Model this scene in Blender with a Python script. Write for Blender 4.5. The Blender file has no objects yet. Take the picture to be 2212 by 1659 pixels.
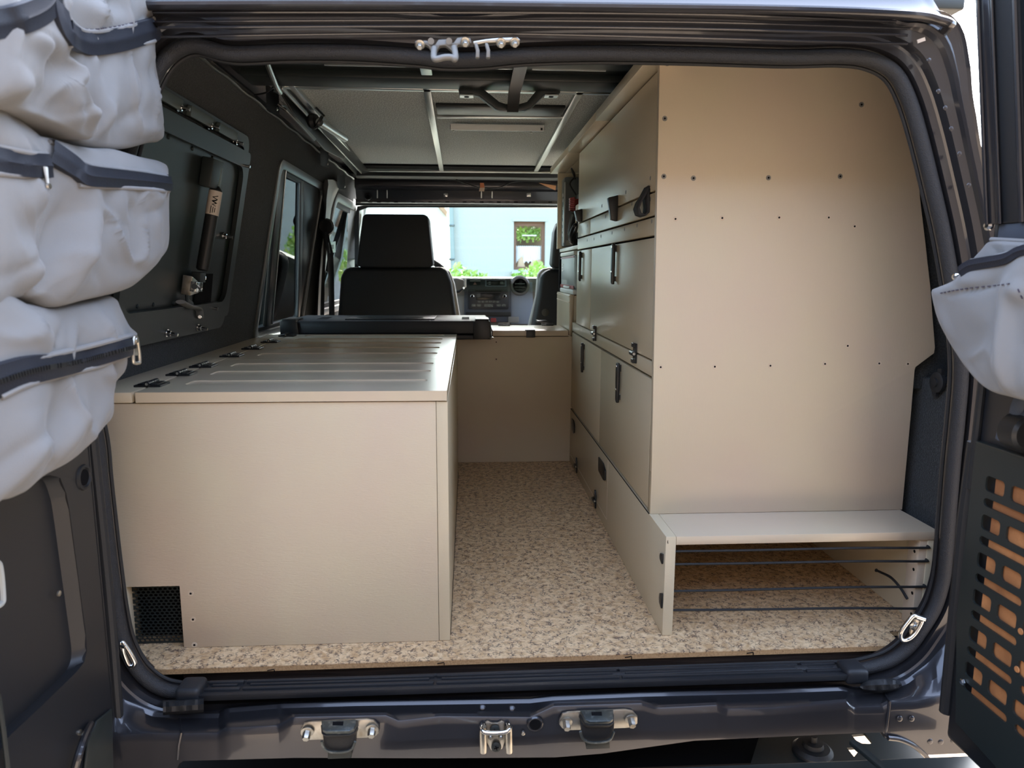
import bpy, bmesh, math, random
from mathutils import Vector as V, Matrix, noise
random.seed(7)
S = bpy.context.scene
C = bpy.data.collections.new('scene'); S.collection.children.link(C)
PI = math.pi
# ------------------------------------------------------------------ camera
FPX = 1534.0
YAW, PITCH, ROLL = 0.061707, 0.1584506, 0.004
CAM = V((0, -1.214673, 0.67))
R3 = Matrix.Rotation(-YAW, 3, 'Z') @ Matrix.Rotation(PI/2-PITCH, 3, 'X') @ Matrix.Rotation(ROLL, 3, 'Z')
cd = bpy.data.cameras.new('camera'); co = bpy.data.objects.new('camera', cd); C.objects.link(co)
co.matrix_world = Matrix.Translation(CAM) @ R3.to_4x4()
cd.sensor_width = 36; cd.lens = FPX/2212*36; cd.clip_start = .02; cd.clip_end = 300
cd.dof.use_dof = True; cd.dof.focus_distance = 1.7; cd.dof.aperture_fstop = 7.5
S.camera = co
# ------------------------------------------------------------------ world, sun, exposure
W = bpy.data.worlds.new('world'); S.world = W; W.use_nodes = True
nt = W.node_tree; bg = nt.nodes['Background']
sky = nt.nodes.new('ShaderNodeTexSky'); sky.sky_type = 'NISHITA'; sky.sun_disc = False
sky.sun_elevation = math.radians(36); sky.sun_rotation = math.radians(17); sky.air_density = 1.0; sky.dust_density = 2.2
hs = nt.nodes.new('ShaderNodeHueSaturation'); hs.inputs['Saturation'].default_value = 0.75
nt.links.new(sky.outputs[0], hs.inputs['Color']); nt.links.new(hs.outputs[0], bg.inputs[0]); bg.inputs[1].default_value = 1.5
sl = bpy.data.lights.new('sun', 'SUN'); so = bpy.data.objects.new('sun', sl); C.objects.link(so)
sl.energy = 4.5; sl.angle = .009; sl.color = (1, .93, .82)
so.rotation_euler = V((-.25, -.85, -.64)).to_track_quat('-Z', 'Y').to_euler(); so.location = (3, 8, 10)
S.view_settings.view_transform = 'Standard'; S.view_settings.look = 'None'
S.view_settings.exposure = 0.55; S.view_settings.gamma = 1; S.view_settings.use_curve_mapping = False
S.cycles.max_bounces = 10; S.cycles.diffuse_bounces = 5; S.cycles.glossy_bounces = 4; S.cycles.transparent_max_bounces = 12
S.cycles.use_denoising = True; S.cycles.sample_clamp_indirect = 8

# ------------------------------------------------------------------ helpers: a pixel of the photograph -> a point on a real plane
def ray(px, py): return R3 @ V(((px-1106)/FPX, -(py-829.5)/FPX, -1))
def PY(px, py, Y): r = ray(px, py); return CAM + r*((Y-CAM.y)/r.y)
def PX(px, py, X): r = ray(px, py); return CAM + r*((X-CAM.x)/r.x)
def PZ(px, py, Z): r = ray(px, py); return CAM + r*((Z-CAM.z)/r.z)
WN = V((1, 0, -.2)); W0 = V((-.64, 0, .52))          # the left side wall leans inwards
def PW(px, py, off=0):
    r = ray(px, py); p0 = W0 + WN.normalized()*off
    return CAM + r*((p0-CAM).dot(WN)/r.dot(WN))
def WX(z, off=0): return -.64 + .2*(z-.52) + off*1.02

class B:
    def __init__(s): s.bm = bmesh.new()
    def box(s, a, b):
        x0, x1 = sorted((a[0], b[0])); y0, y1 = sorted((a[1], b[1])); z0, z1 = sorted((a[2], b[2]))
        v = [s.bm.verts.new((x, y, z)) for x in (x0, x1) for y in (y0, y1) for z in (z0, z1)]
        for f in ((0,1,3,2),(4,6,7,5),(0,4,5,1),(2,3,7,6),(0,2,6,4),(1,5,7,3)): s.bm.faces.new([v[i] for i in f])
        return s
    def obox(s, c, ax, ay, az, hx, hy, hz):
        c = V(c); ax = V(ax).normalized()*hx; ay = V(ay).normalized()*hy; az = V(az).normalized()*hz
        v = [s.bm.verts.new(c+ax*i+ay*j+az*k) for i in (-1, 1) for j in (-1, 1) for k in (-1, 1)]
        for f in ((0,1,3,2),(4,6,7,5),(0,4,5,1),(2,3,7,6),(0,2,6,4),(1,5,7,3)): s.bm.faces.new([v[i] for i in f])
        return s
    def prism(s, pts, off):
        off = V(off); a = [s.bm.verts.new(V(p)) for p in pts]; b = [s.bm.verts.new(V(p)+off) for p in pts]; n = len(pts)
        s.bm.faces.new(a); s.bm.faces.new(b[::-1])
        for i in range(n): s.bm.faces.new((a[i], b[i], b[(i+1) % n], a[(i+1) % n]))
        return s
    def hexa(s, q, off): return s.prism(q, off)
    def tube(s, path, r, n=10, closed=False, cap=True, flat=1.0, up=None):
        path = [V(p) for p in path]; rings = []; m = len(path); prev = None
        for i, p in enumerate(path):
            if closed: t = path[(i+1) % m]-path[i-1]
            else: t = path[min(i+1, m-1)]-path[max(i-1, 0)]
            t.normalize()
            if up is not None: u = V(up)
            elif prev is not None: u = prev
            else: u = V((0, 0, 1)) if abs(t.z) < .9 else V((1, 0, 0))
            x = u - t*u.dot(t)
            if x.length < 1e-6: x = t.orthogonal()
            x.normalize(); prev = x; y = t.cross(x)
            rr = r[i] if isinstance(r, (list, tuple)) else r
            rings.append([s.bm.verts.new(p + x*math.cos(2*PI*k/n)*rr*flat + y*math.sin(2*PI*k/n)*rr) for k in range(n)])
        for i in range(m if closed else m-1):
            A = rings[i]; D = rings[(i+1) % m]
            for k in range(n): s.bm.faces.new((A[k], A[(k+1) % n], D[(k+1) % n], D[k]))
        if cap and not closed: s.bm.faces.new(rings[0][::-1]); s.bm.faces.new(rings[-1])
        return s
    def cyl(s, a, b, r, n=20, r2=None): return s.tube([a, b], [r, r if r2 is None else r2], n)
    def lathe(s, c, axis, prof, n=24):
        c = V(c); ax = V(axis).normalized(); x = ax.orthogonal().normalized(); y = ax.cross(x); rings = []
        for (r, h) in prof: rings.append([s.bm.verts.new(c+ax*h+(x*math.cos(2*PI*k/n)+y*math.sin(2*PI*k/n))*max(r, 1e-5)) for k in range(n)])
        for i in range(len(rings)-1):
            for k in range(n): s.bm.faces.new((rings[i][k], rings[i][(k+1) % n], rings[i+1][(k+1) % n], rings[i+1][k]))
        s.bm.faces.new(rings[0][::-1]); s.bm.faces.new(rings[-1]); return s
    def grid(s, rows, closed_u=False, closed_v=False):
        vs = [[s.bm.verts.new(V(p)) for p in r] for r in rows]; m = len(vs); n = len(vs[0])
        for i in range(m if closed_u else m-1):
            for j in range(n if closed_v else n-1):
                s.bm.faces.new((vs[i][j], vs[(i+1) % m][j], vs[(i+1) % m][(j+1) % n], vs[i][(j+1) % n]))
        return vs
    def plate(s, outer, holes, t, o=(0,0,0), ux=(1,0,0), uy=(0,0,1), n=None):
        o = V(o); ux = V(ux); uy = V(uy); n = V(n) if n is not None else ux.cross(uy).normalized()
        b2 = bmesh.new(); es = []
        for lp in [outer]+list(holes):
            vs = [b2.verts.new(o+ux*p[0]+uy*p[1]) for p in lp]
            for i in range(len(vs)): es.append(b2.edges.new((vs[i], vs[(i+1) % len(vs)])))
        r = bmesh.ops.triangle_fill(b2, use_beauty=True, use_dissolve=False, edges=es, normal=n)
        g = bmesh.ops.extrude_face_region(b2, geom=b2.faces[:])
        bmesh.ops.translate(b2, verts=[v for v in g['geom'] if isinstance(v, bmesh.types.BMVert)], vec=-n*t)
        me = bpy.data.meshes.new('t'); b2.to_mesh(me); b2.free(); s.bm.from_mesh(me); bpy.data.meshes.remove(me); return s

def rr(x0, y0, x1, y1, r=.004, n=4):
    x0, x1 = sorted((x0, x1)); y0, y1 = sorted((y0, y1)); r = min(r, (x1-x0)*.499, (y1-y0)*.499); o = []
    for cx, cy, a in ((x1-r, y1-r, 0), (x0+r, y1-r, 90), (x0+r, y0+r, 180), (x1-r, y0+r, 270)):
        for k in range(n+1):
            t = math.radians(a+90*k/n); o.append((cx+r*math.cos(t), cy+r*math.sin(t)))
    return o
def circ(cx, cy, r, n=20): return [(cx+r*math.cos(2*PI*k/n), cy+r*math.sin(2*PI*k/n)) for k in range(n)]
def cr(pts, k=8, closed=False):
    pts = [V(p) for p in pts]; n = len(pts); o = []
    for i in range(n if closed else n-1):
        p = [pts[(i+j-1) % n] if closed else pts[max(0, min(n-1, i+j-1))] for j in range(4)]
        for q in range(k):
            t = q/k; o.append(.5*((2*p[1])+(p[2]-p[0])*t+(2*p[0]-5*p[1]+4*p[2]-p[3])*t*t+(3*p[1]-p[0]-3*p[2]+p[3])*t**3))
    if not closed: o.append(pts[-1])
    return o
WLOC = {}
def E(name, label=None, cat=None, loc=(0, 0, 0), group=None, kind=None, parent=None):
    o = bpy.data.objects.new(name, None); C.objects.link(o); o.empty_display_size = .05
    WLOC[o.name] = V(loc)
    if parent: o.parent = parent; o.location = V(loc)-WLOC[parent.name]
    else: o.location = loc
    tag(o, label, cat, group, kind); return o
def tag(o, label=None, cat=None, group=None, kind=None):
    if label: o['label'] = label
    if cat: o['category'] = cat
    if group: o['group'] = group
    if kind: o['kind'] = kind
    return o
def mk(name, b, mat, parent=None, smooth=35, bev=0, seg=2, label=None, cat=None, group=None, kind=None, sub=0):
    bm = b.bm
    if bev:
        bmesh.ops.remove_doubles(bm, verts=bm.verts, dist=1e-6)
        es = [e for e in bm.edges if len(e.link_faces) == 2 and e.calc_face_angle(0) > .6]
        bmesh.ops.bevel(bm, geom=es, offset=bev, segments=seg, affect='EDGES', profile=.5, clamp_overlap=True)
    bmesh.ops.recalc_face_normals(bm, faces=bm.faces)
    me = bpy.data.meshes.new(name)
    lo = V((1e9,)*3); hi = V((-1e9,)*3)
    for v in bm.verts:
        for i in range(3): lo[i] = min(lo[i], v.co[i]); hi[i] = max(hi[i], v.co[i])
    c = (lo+hi)/2
    if not parent: c.z = lo.z
    bmesh.ops.translate(bm, verts=bm.verts, vec=-c)
    bm.to_mesh(me); bm.free()
    for m in (mat if isinstance(mat, (list, tuple)) else [mat]): me.materials.append(m)
    if smooth:
        for p in me.polygons: p.use_smooth = True
        me.set_sharp_from_angle(angle=math.radians(smooth))
    o = bpy.data.objects.new(name, me); C.objects.link(o); WLOC[o.name] = c
    if parent: o.parent = parent; o.location = c-WLOC[parent.name]
    else: o.location = c
    if sub:
        md = o.modifiers.new('s', 'SUBSURF'); md.levels = sub; md.render_levels = sub
    return tag(o, label, cat, group, kind)
def inst(src, at, parent, rot=None):       # a copy of a one-mesh part, its centre at `at`
    o = src.copy(); C.objects.link(o); WLOC[o.name] = V(at); o.parent = parent; o.location = V(at)-WLOC[parent.name]
    if rot is not None: o.rotation_euler = rot
    return o
def copytree(src, delta, parent, kids=None):
    o = src.copy(); C.objects.link(o); WLOC[o.name] = WLOC[src.name]+V(delta); o.parent = parent; o.location = WLOC[o.name]-WLOC[parent.name]
    for ch in (kids if kids is not None else [c for c in C.objects if c.parent == src]):
        c = ch.copy(); C.objects.link(c); c.parent = o; WLOC[c.name] = WLOC[ch.name]+V(delta)
    return o
def text_mesh(txt, size, ext=.0002):
    cu = bpy.data.curves.new('t', 'FONT'); cu.body = txt; cu.size = size; cu.extrude = ext; cu.align_x = 'CENTER'; cu.align_y = 'CENTER'
    to = bpy.data.objects.new('t', cu); C.objects.link(to); bpy.context.view_layer.update()
    me = bpy.data.meshes.new_from_object(to.evaluated_get(bpy.context.evaluated_depsgraph_get()))
    bpy.data.objects.remove(to); return me
def text(txt, size, at, ux, uy, mat, parent, name='lettering'):
    me = text_mesh(txt, size); me.materials.append(mat)
    ux = V(ux).normalized(); uy = V(uy).normalized(); n = ux.cross(uy)
    me.transform(Matrix((ux, uy, n)).transposed().to_4x4())
    o = bpy.data.objects.new(name, me); C.objects.link(o); WLOC[o.name] = V(at); o.parent = parent; o.location = V(at)-WLOC[parent.name]
    return o

# ------------------------------------------------------------------ materials
def M(name, col, rough=.5, metal=0, bump=None, coat=0, spec=.5, var=None, alpha=None, trans=0, ior=1.45, emis=None, sheen=0):
    """bump=(strength, distance, (sx,sy,sz), detail, kind)   var=(col2,(sx,sy,sz),lo,hi)"""
    m = bpy.data.materials.new(name); m.use_nodes = True; t = m.node_tree; p = t.nodes['Principled BSDF']; L = t.links.new
    p.inputs['Base Color'].default_value = (*col, 1); p.inputs['Roughness'].default_value = rough; p.inputs['Metallic'].default_value = metal
    p.inputs['Coat Weight'].default_value = coat; p.inputs['Coat Roughness'].default_value = .06; p.inputs['Specular IOR Level'].default_value = spec
    p.inputs['Transmission Weight'].default_value = trans; p.inputs['IOR'].default_value = ior; p.inputs['Sheen Weight'].default_value = sheen
    if alpha is not None: p.inputs['Alpha'].default_value = alpha
    if emis: p.inputs['Emission Color'].default_value = (*emis[0], 1); p.inputs['Emission Strength'].default_value = emis[1]
    g = t.nodes.new('ShaderNodeNewGeometry')
    def nz(sc, det=3, kind='noise', dist=0):
        mp = t.nodes.new('ShaderNodeMapping'); mp.inputs['Scale'].default_value = sc; L(g.outputs['Position'], mp.inputs['Vector'])
        if kind == 'noise':
            n = t.nodes.new('ShaderNodeTexNoise'); n.inputs['Scale'].default_value = 1; n.inputs['Detail'].default_value = det; n.inputs['Distortion'].default_value = dist
        elif kind == 'voronoi': n = t.nodes.new('ShaderNodeTexVoronoi'); n.inputs['Scale'].default_value = 1
        elif kind == 'wave': n = t.nodes.new('ShaderNodeTexWave'); n.inputs['Scale'].default_value = 1; n.inputs['Distortion'].default_value = 1.5; n.wave_profile = 'SIN'
        L(mp.outputs[0], n.inputs['Vector']); return n.outputs[0]
    if var:
        r = t.nodes.new('ShaderNodeValToRGB'); r.color_ramp.elements[0].position = var[2]; r.color_ramp.elements[1].position = var[3]
        r.color_ramp.elements[0].color = (*col, 1); r.color_ramp.elements[1].color = (*var[0], 1)
        L(nz(var[1], 4), r.inputs[0]); L(r.outputs[0], p.inputs['Base Color'])
    if bump:
        b = t.nodes.new('ShaderNodeBump'); b.inputs['Strength'].default_value = bump[0]; b.inputs['Distance'].default_value = bump[1]
        L(nz(bump[2], bump[3] if len(bump) > 3 else 3, bump[4] if len(bump) > 4 else 'noise', bump[5] if len(bump) > 5 else 0), b.inputs['Height']); L(b.outputs[0], p.inputs['Normal'])
    return m
BEI = (.565, .485, .345)
beige_f = M('beige_painted_wood', BEI, .42, bump=(.55, .0006, (70, 70, 420), 3, 'noise', 1.5), var=((.55, .445, .335), (5, 5, 5), .35, .7))
beige_p = M('beige_painted_panel', BEI, .45, bump=(.35, .0004, (500, 500, 60), 2), var=((.56, .455, .345), (4, 4, 4), .35, .7))
beige_t = M('beige_painted_top', BEI, .25, bump=(.3, .0004, (90, 500, 90), 2), var=((.56, .455, .345), (4, 4, 4), .35, .7))
beige_s = M('beige_painted_side', BEI, .27, bump=(.45, .0006, (160, 160, 420), 3, 'noise', 1))
beige_e = M('painted_plywood_edge', (.59, .48, .36), .5, bump=(.7, .0008, (30, 30, 900), 2))
black = M('black_plastic', (.012, .013, .014), .38)
blackm = M('black_textured_plastic', (.016, .018, .022), .5, bump=(.4, .0004, (900, 900, 900), 2))
powder = M('black_powder_coat', (.016, .021, .021), .42, bump=(.15, .0002, (800, 800, 800), 2))
doorblk = M('graphite_door_panel', (.015, .016, .019), .4)
felt = M('black_felt_carpet', (.026, .030, .032), .95, spec=.15, bump=(1, .003, (420, 420, 420), 4), sheen=.1, var=((.052, .058, .062), (320, 320, 320), .42, .72))
paint = M('graphite_body_paint', (.040, .040, .046), .30, metal=.6, coat=.8, bump=(.05, .0006, (40, 40, 40), 2))
rubber = M('black_rubber', (.014, .015, .017), .55, bump=(.6, .0006, (900, 900, 900), 2))
weave = M('ribbed_rubber_seal', (.02, .021, .024), .6, bump=(.8, .0008, (650, 650, 650), 0, 'voronoi'))
chrome = M('bright_steel', (.75, .76, .76), .16, metal=1)
zinc = M('zinc_plated_steel', (.52, .50, .45), .36, metal=1, var=((.36, .31, .24), (60, 60, 60), .5, .75))
dzinc = M('dull_cast_steel', (.22, .215, .20), .55, metal=.4)
alu = M('brushed_aluminium', (.62, .66, .65), .33, metal=1, bump=(.2, .0003, (30, 600, 600), 2))
fab = M('light_grey_nylon', (.205, .20, .195), .75, bump=(.35, .0004, (1100, 1100, 1100), 1), spec=.25, sheen=.15, var=((.18, .178, .176), (9, 9, 9), .35, .7))
navy = M('dark_zipper_tape', (.010, .012, .019), .6, bump=(.5, .0006, (700, 700, 700), 1))
backing = M('dark_grey_backing_cloth', (.06, .07, .09), .85, bump=(.3, .0005, (500, 500, 500), 1))
stitch = M('dark_stitching', (.05, .04, .06), .9)
headl = M('grey_woven_headliner', (.40, .42, .41), .95, spec=.1, bump=(.9, .0018, (260, 260, 260), 1), var=((.74, .77, .74), (330, 130, 300), .42, .7))
leather = M('black_leatherette', (.012, .014, .016), .55, bump=(.2, .0004, (300, 300, 300), 2))
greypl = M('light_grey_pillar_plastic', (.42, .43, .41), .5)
dashm = M('taupe_dashboard_plastic', (.24, .225, .21), .6, bump=(.2, .0004, (400, 400, 400), 2))
dashb = M('grey_blue_dashboard_plastic', (.27, .31, .38), .55)
red = M('red_plastic', (.27, .035, .035), .45)
white = M('white_print', (.75, .76, .74), .5)
orange = M('orange_foil', (.72, .26, .12), .55)
offw = M('warm_white_label', (.55, .47, .40), .5)
wood = M('orange_brown_board', (.46, .20, .075), .6, bump=(.4, .001, (60, 300, 300), 3), var=((.26, .105, .04), (22, 14, 14), .4, .62))
darkwood = M('dark_stained_batten', (.030, .020, .016), .5, bump=(.8, .001, (12, 200, 500), 3), var=((.07, .045, .032), (8, 200, 300), .5, .7))
gravel = M('pale_gravel', (.48, .37, .25), .9, bump=(1, .01, (60, 60, 60), 4), var=((.34, .25, .165), (45, 45, 45), .4, .65))
plaster = M('white_house_plaster', (.36, .375, .345), .9, bump=(.5, .01, (30, 30, 30), 3))
leafm = M('green_leaves', (.16, .30, .06), .6, var=((.36, .52, .12), (3, 3, 3), .35, .65))
brown = M('brown_window_frame', (.16, .08, .05), .6)
rooft = M('brown_roof_timber', (.30, .19, .12), .8)
hole = M('dark_hole', (.006, .006, .007), .9, spec=.1)
display = M('dark_display', (.01, .012, .014), .15)
def glassm(name, tint, a):
    m = bpy.data.materials.new(name); m.use_nodes = True; t = m.node_tree; t.nodes.clear(); L = t.links.new
    o = t.nodes.new('ShaderNodeOutputMaterial'); tr = t.nodes.new('ShaderNodeBsdfTransparent'); gl = t.nodes.new('ShaderNodeBsdfGlossy'); mx = t.nodes.new('ShaderNodeMixShader'); fr = t.nodes.new('ShaderNodeFresnel')
    tr.inputs[0].default_value = (*tint, 1); gl.inputs['Roughness'].default_value = .02; fr.inputs[0].default_value = a
    L(fr.outputs[0], mx.inputs[0]); L(tr.outputs[0], mx.inputs[1]); L(gl.outputs[0], mx.inputs[2]); L(mx.outputs[0], o.inputs[0]); return m
glass = glassm('greenish_window_glass', (.90, .97, .95), 1.45)
def cork_mat():
    m = bpy.data.materials.new('cork_surface'); m.use_nodes = True; t = m.node_tree; p = t.nodes['Principled BSDF']; L = t.links.new
    g = t.nodes.new('ShaderNodeNewGeometry')
    def mp(s):
        x = t.nodes.new('ShaderNodeMapping'); x.inputs['Scale'].default_value = s; L(g.outputs['Position'], x.inputs['Vector']); return x.outputs[0]
    n1 = t.nodes.new('ShaderNodeTexNoise'); n1.inputs['Scale'].default_value = 60; n1.inputs['Detail'].default_value = 4; L(mp((1, 1, 1)), n1.inputs['Vector'])
    mixv = t.nodes.new('ShaderNodeVectorMath'); mixv.operation = 'MULTIPLY_ADD'; mixv.inputs[1].default_value = (.022, .022, .022); L(n1.outputs['Color'], mixv.inputs[0]); L(mp((1, 1.25, 1)), mixv.inputs[2])
    def cracks(sc, lo, hi):
        v = t.nodes.new('ShaderNodeTexVoronoi'); v.feature = 'DISTANCE_TO_EDGE'; v.inputs['Scale'].default_value = sc; L(mixv.outputs[0], v.inputs['Vector'])
        r = t.nodes.new('ShaderNodeValToRGB'); r.color_ramp.elements[0].position = lo; r.color_ramp.elements[1].position = hi
        r.color_ramp.elements[0].color = (1,)*4; r.color_ramp.elements[1].color = (0, 0, 0, 1); L(v.outputs['Distance'], r.inputs[0]); return r.outputs[0]
    n2 = t.nodes.new('ShaderNodeTexNoise'); n2.inputs['Scale'].default_value = 75; n2.inputs['Detail'].default_value = 3; L(mp((1, 1, 1)), n2.inputs['Vector'])
    mk2 = t.nodes.new('ShaderNodeValToRGB'); mk2.color_ramp.elements[0].position = .46; mk2.color_ramp.elements[1].position = .58; L(n2.outputs[0], mk2.inputs[0])
    a = t.nodes.new('ShaderNodeMath'); a.operation = 'MULTIPLY'; L(cracks(135, .03, .16), a.inputs[0]); L(mk2.outputs[0], a.inputs[1])
    n3 = t.nodes.new('ShaderNodeTexNoise'); n3.inputs['Scale'].default_value = 150; n3.inputs['Detail'].default_value = 3; n3.inputs['Distortion'].default_value = 1.2; L(mp((.7, 1.2, 1)), n3.inputs['Vector'])
    r3 = t.nodes.new('ShaderNodeValToRGB'); r3.color_ramp.elements[0].position = .60; r3.color_ramp.elements[1].position = .72; L(n3.outputs[0], r3.inputs[0])
    mx = t.nodes.new('ShaderNodeMath'); mx.operation = 'MAXIMUM'; L(a.outputs[0], mx.inputs[0]); L(r3.outputs[0], mx.inputs[1])
    base = t.nodes.new('ShaderNodeValToRGB'); e = base.color_ramp.elements; e[0].position = .35; e[0].color = (.54, .345, .18, 1); e[1].position = .65; e[1].color = (.76, .56, .34, 1)
    n4 = t.nodes.new('ShaderNodeTexNoise'); n4.inputs['Scale'].default_value = 42; n4.inputs['Detail'].default_value = 4; n4.inputs['Distortion'].default_value = 2; L(mp((1, 1, 1)), n4.inputs['Vector']); L(n4.outputs[0], base.inputs[0])
    mc = t.nodes.new('ShaderNodeMix'); mc.data_type = 'RGBA'; L(mx.outputs[0], mc.inputs[0]); L(base.outputs[0], mc.inputs[6]); mc.inputs[7].default_value = (.12, .078, .06, 1)
    L(mc.outputs[2], p.inputs['Base Color']); p.inputs['Roughness'].default_value = .5; p.inputs['Specular IOR Level'].default_value = .35
    return m
cork = cork_mat()
mdf = M('raw_board_edge', (.50, .31, .15), .85, bump=(.8, .001, (400, 400, 400), 3), var=((.36, .21, .10), (300, 300, 300), .4, .7))

# ================================================================== GROUND AND OUTSIDE
b = B(); b.box((-60, -40, -.95), (60, 60, -.9)); mk('floor_ground', b, gravel, kind='structure', smooth=0)
# ================================================================== FLOOR
fl = E('floor', loc=(.1, .6, -.02), kind='structure')
p1 = PZ(301, 1447, 0); p2 = PZ(324, 1418.5, 0); p3 = PZ(290, 1419, 0); p4 = PZ(1952, 1393, 0); p5 = PZ(1919, 1363, 0); p6 = PZ(1947, 1362, 0)
out = [(p1.x, p1.y), (p4.x, p4.y), (p5.x, p5.y), (p6.x+.02, p6.y), (.885, p6.y+.02), (.885, 1.30), (-.655, 1.30), (-.655, p3.y), (p3.x, p3.y), (p2.x, p2.y)]
b = B(); b.prism([(x, y, -.0018) for x, y in out], (0, 0, .0018)); mk('cork_sheet', b, cork, fl, smooth=0)
b = B(); b.prism([(x*.9995+.00005, y+.0004, -.0105) for x, y in out], (0, 0, .0086)); mk('floor_board', b, mdf, fl, smooth=0)
b = B(); b.box((-.66, -.10, -.075), (.90, 2.6, -.06)); mk('metal_floor', b, hole, fl, smooth=0)
q = [PY(396, 1464, -.050), PY(1880, 1432, -.050)]
b = B(); b.box((q[0].x, -.050, -.058), (q[1].x, -.025, -.0108)); mk('floor_batten', b, darkwood, fl, bev=.001, label='dark stained wooden batten under the cork board')
for k, (x, y) in enumerate([(585, 1447), (952, 1432), (1357, 1419), (1620, 1410)]):      # saw nicks in the board edge
    c = PZ(x, y, -.004); b = B(); b.obox((c.x, c.y-.0004, c.z), (1, 0, .15), (0, 1, 0), (0, 0, 1), .006, .0006, .0006); b.obox((c.x+.006, c.y-.0004, c.z-.002), (1, 0, 0), (0, 1, 0), (0, 0, 1), .0007, .0006, .002); mk('saw_nick', b, hole, fl, smooth=0)

# ================================================================== SIDE WALLS
wl = E('wall_left', loc=(-.62, 1.2, .4), kind='structure')
U = V((0, 1, 0)); UPW = V((.2, 0, 1))        # v parameter = height above z .52
def w2(px, py): p = PW(px, py); return (p.y, p.z-.52)
def wp(y, z, off=0): return V((WX(z, off), y, z))
win = [w2(*p) for p in [(600, 357), (606, 349), (622, 352), (684, 396), (692, 408), (690, 425), (658, 690), (650, 700), (563, 708), (556, 700)]]
wh = rr(.98, .462-.52, 1.60, .982-.52, .03)
door_hole = rr(1.86, -.03, 2.62, .45, .05)
hatch_hole = rr(.10, .015, .63, .455, .02)
b = B(); b.plate([(-.09, -.08), (2.75, -.08), (2.75, .575), (-.09, .575)], [wh, door_hole], .012, W0, U, UPW, n=WN.normalized())
mk('felt_lining', b, felt, wl, smooth=0)
b = B(); b.box((-.668, -.09, -.06), (-.656, 2.75, .44)); b.box((-.68, -.09, .43), (-.60, 0, .441)); mk('lower_panel', b, felt, wl, smooth=0)
b = B(); b.plate([(-.10, -.08), (2.75, -.08), (2.75, .68), (-.10, .68)], [wh, door_hole], .01, W0-V((.05, 0, 0)), U, UPW, n=WN.normalized())
mk('outer_skin', b, paint, wl, smooth=0)
# bright sheet metal edge above the felt, wrinkles of the felt as short folds
b = B(); pth = [wp(y, 1.083+.002*math.sin(y*30), .004) for y in [i*.05 for i in range(-1, 45)]]; b.tube(pth, .0045, 6, flat=.5, up=(0, 0, 1)); mk('sheet_metal_edge', b, alu, wl)
wr = E('wall_right', loc=(.9, 1.2, .4), kind='structure')
prof = [(.892, -.06), (.905, .462), (.968, .512), (.935, .78), (.83, 1.10)]
def wr_sec(y0, y1, pr, name, mat):
    b = B(); b.grid([[(x, y0, z) for x, z in pr]+[(x+.012, y0, z) for x, z in pr[::-1]], [(x, y1, z) for x, z in pr]+[(x+.012, y1, z) for x, z in pr[::-1]]], closed_v=True); return mk(name, b, mat, wr, smooth=0)
wr_sec(-.088, .134, prof[:2], 'felt_lining', felt); wr_sec(.134, 1.75, prof, 'felt_lining', felt)
b = B(); b.prism([(.80, .134, .44), (.97, .134, .44), (.98, .134, .512), (.947, .134, .78), (.842, .134, 1.12), (.78, .134, 1.12)], (0, .012, 0)); mk('side_return', b, felt, wr, smooth=0); wr_sec(1.75, 2.75, prof[:3], 'felt_lining', felt); wr_sec(1.75, 1.85, prof[2:], 'felt_lining', felt)
b = B(); b.box((.985, .134, -.2), (.99, 2.75, .5)); mk('outer_skin', b, paint, wr, smooth=0)
b = B(); b.box((.845, .134, 1.1), (.855, 2.75, 1.16)); mk('gutter_skin', b, paint, wr, smooth=0)
# round socket cover on the felt, at the right of the tall cabinet
c = PX(2029, 826, .90); cv = B(); cv.lathe((.8995, c.y, c.z), (-1, 0, 0), [(.020, 0), (.020, .006), (.017, .008), (.009, .008), (.008, .011)], 28)
cv.obox((.897, c.y-.006, c.z+.021), (0, 1, 0), (0, 0, 1), (1, 0, 0), .006, .006, .003); cv.obox((.897, c.y+.004, c.z-.021), (0, 1, 0), (0, 0, 1), (1, 0, 0), .006, .006, .003); mk('socket_cover', cv, rubber, wr, label='round black rubber cap on the felt')
b = B(); b.box((.60, .50, 0.0002), (.885, 1.1, .17)); mk('wheel_arch_box', b, powder, wr, bev=.01)

# ================================================================== CEILING
ce = E('ceiling', loc=(0, 1.2, 1.12), kind='structure')
b = B(); b.box((-.50, .45, 1.12), (.85, 2.14, 1.13)); mk('headliner', b, headl, ce, smooth=0)
b = B(); b.box((-.66, -.02, 1.135), (.79, .134, 1.16)); b.box((-.66, .134, 1.135), (.85, 2.5, 1.16)); mk('roof_skin', b, paint, ce, smooth=0)
def bar(p0, p1, w, h, mat, name, label=None, bev=.0015):
    p0 = V(p0); p1 = V(p1); d = p1-p0; c = (p0+p1)/2; s = d.cross(V((0, 0, 1)))
    b = B(); b.obox(c, d, s, (0, 0, 1), d.length/2, w/2, h/2); return mk(name, b, mat, ce, bev=bev, label=label)
bar((-.098, .60, 1.112), (-.115, 2.07, 1.112), .019, .012, alu, 'frame_bar')
bar((.280, .60, 1.112), (.305, 2.05, 1.112), .019, .012, alu, 'frame_bar')
bar((-.422, .60, 1.112), (-.455, 2.12, 1.112), .014, .014, alu, 'frame_bar')
bar((-.441, .60, 1.104), (-.474, 2.12, 1.104), .006, .018, alu, 'frame_bar')
bar((-.44, .635, 1.112), (.40, .635, 1.112), .022, .012, alu, 'frame_bar')
bar((-.088, .955, 1.112), (.286, .935, 1.112), .012, .010, alu, 'frame_bar')
b = B(); b.box((-.085, .82, 1.110), (.27, .925, 1.1195)); mk('dark_recess', b, black, ce, bev=.002)
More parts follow.
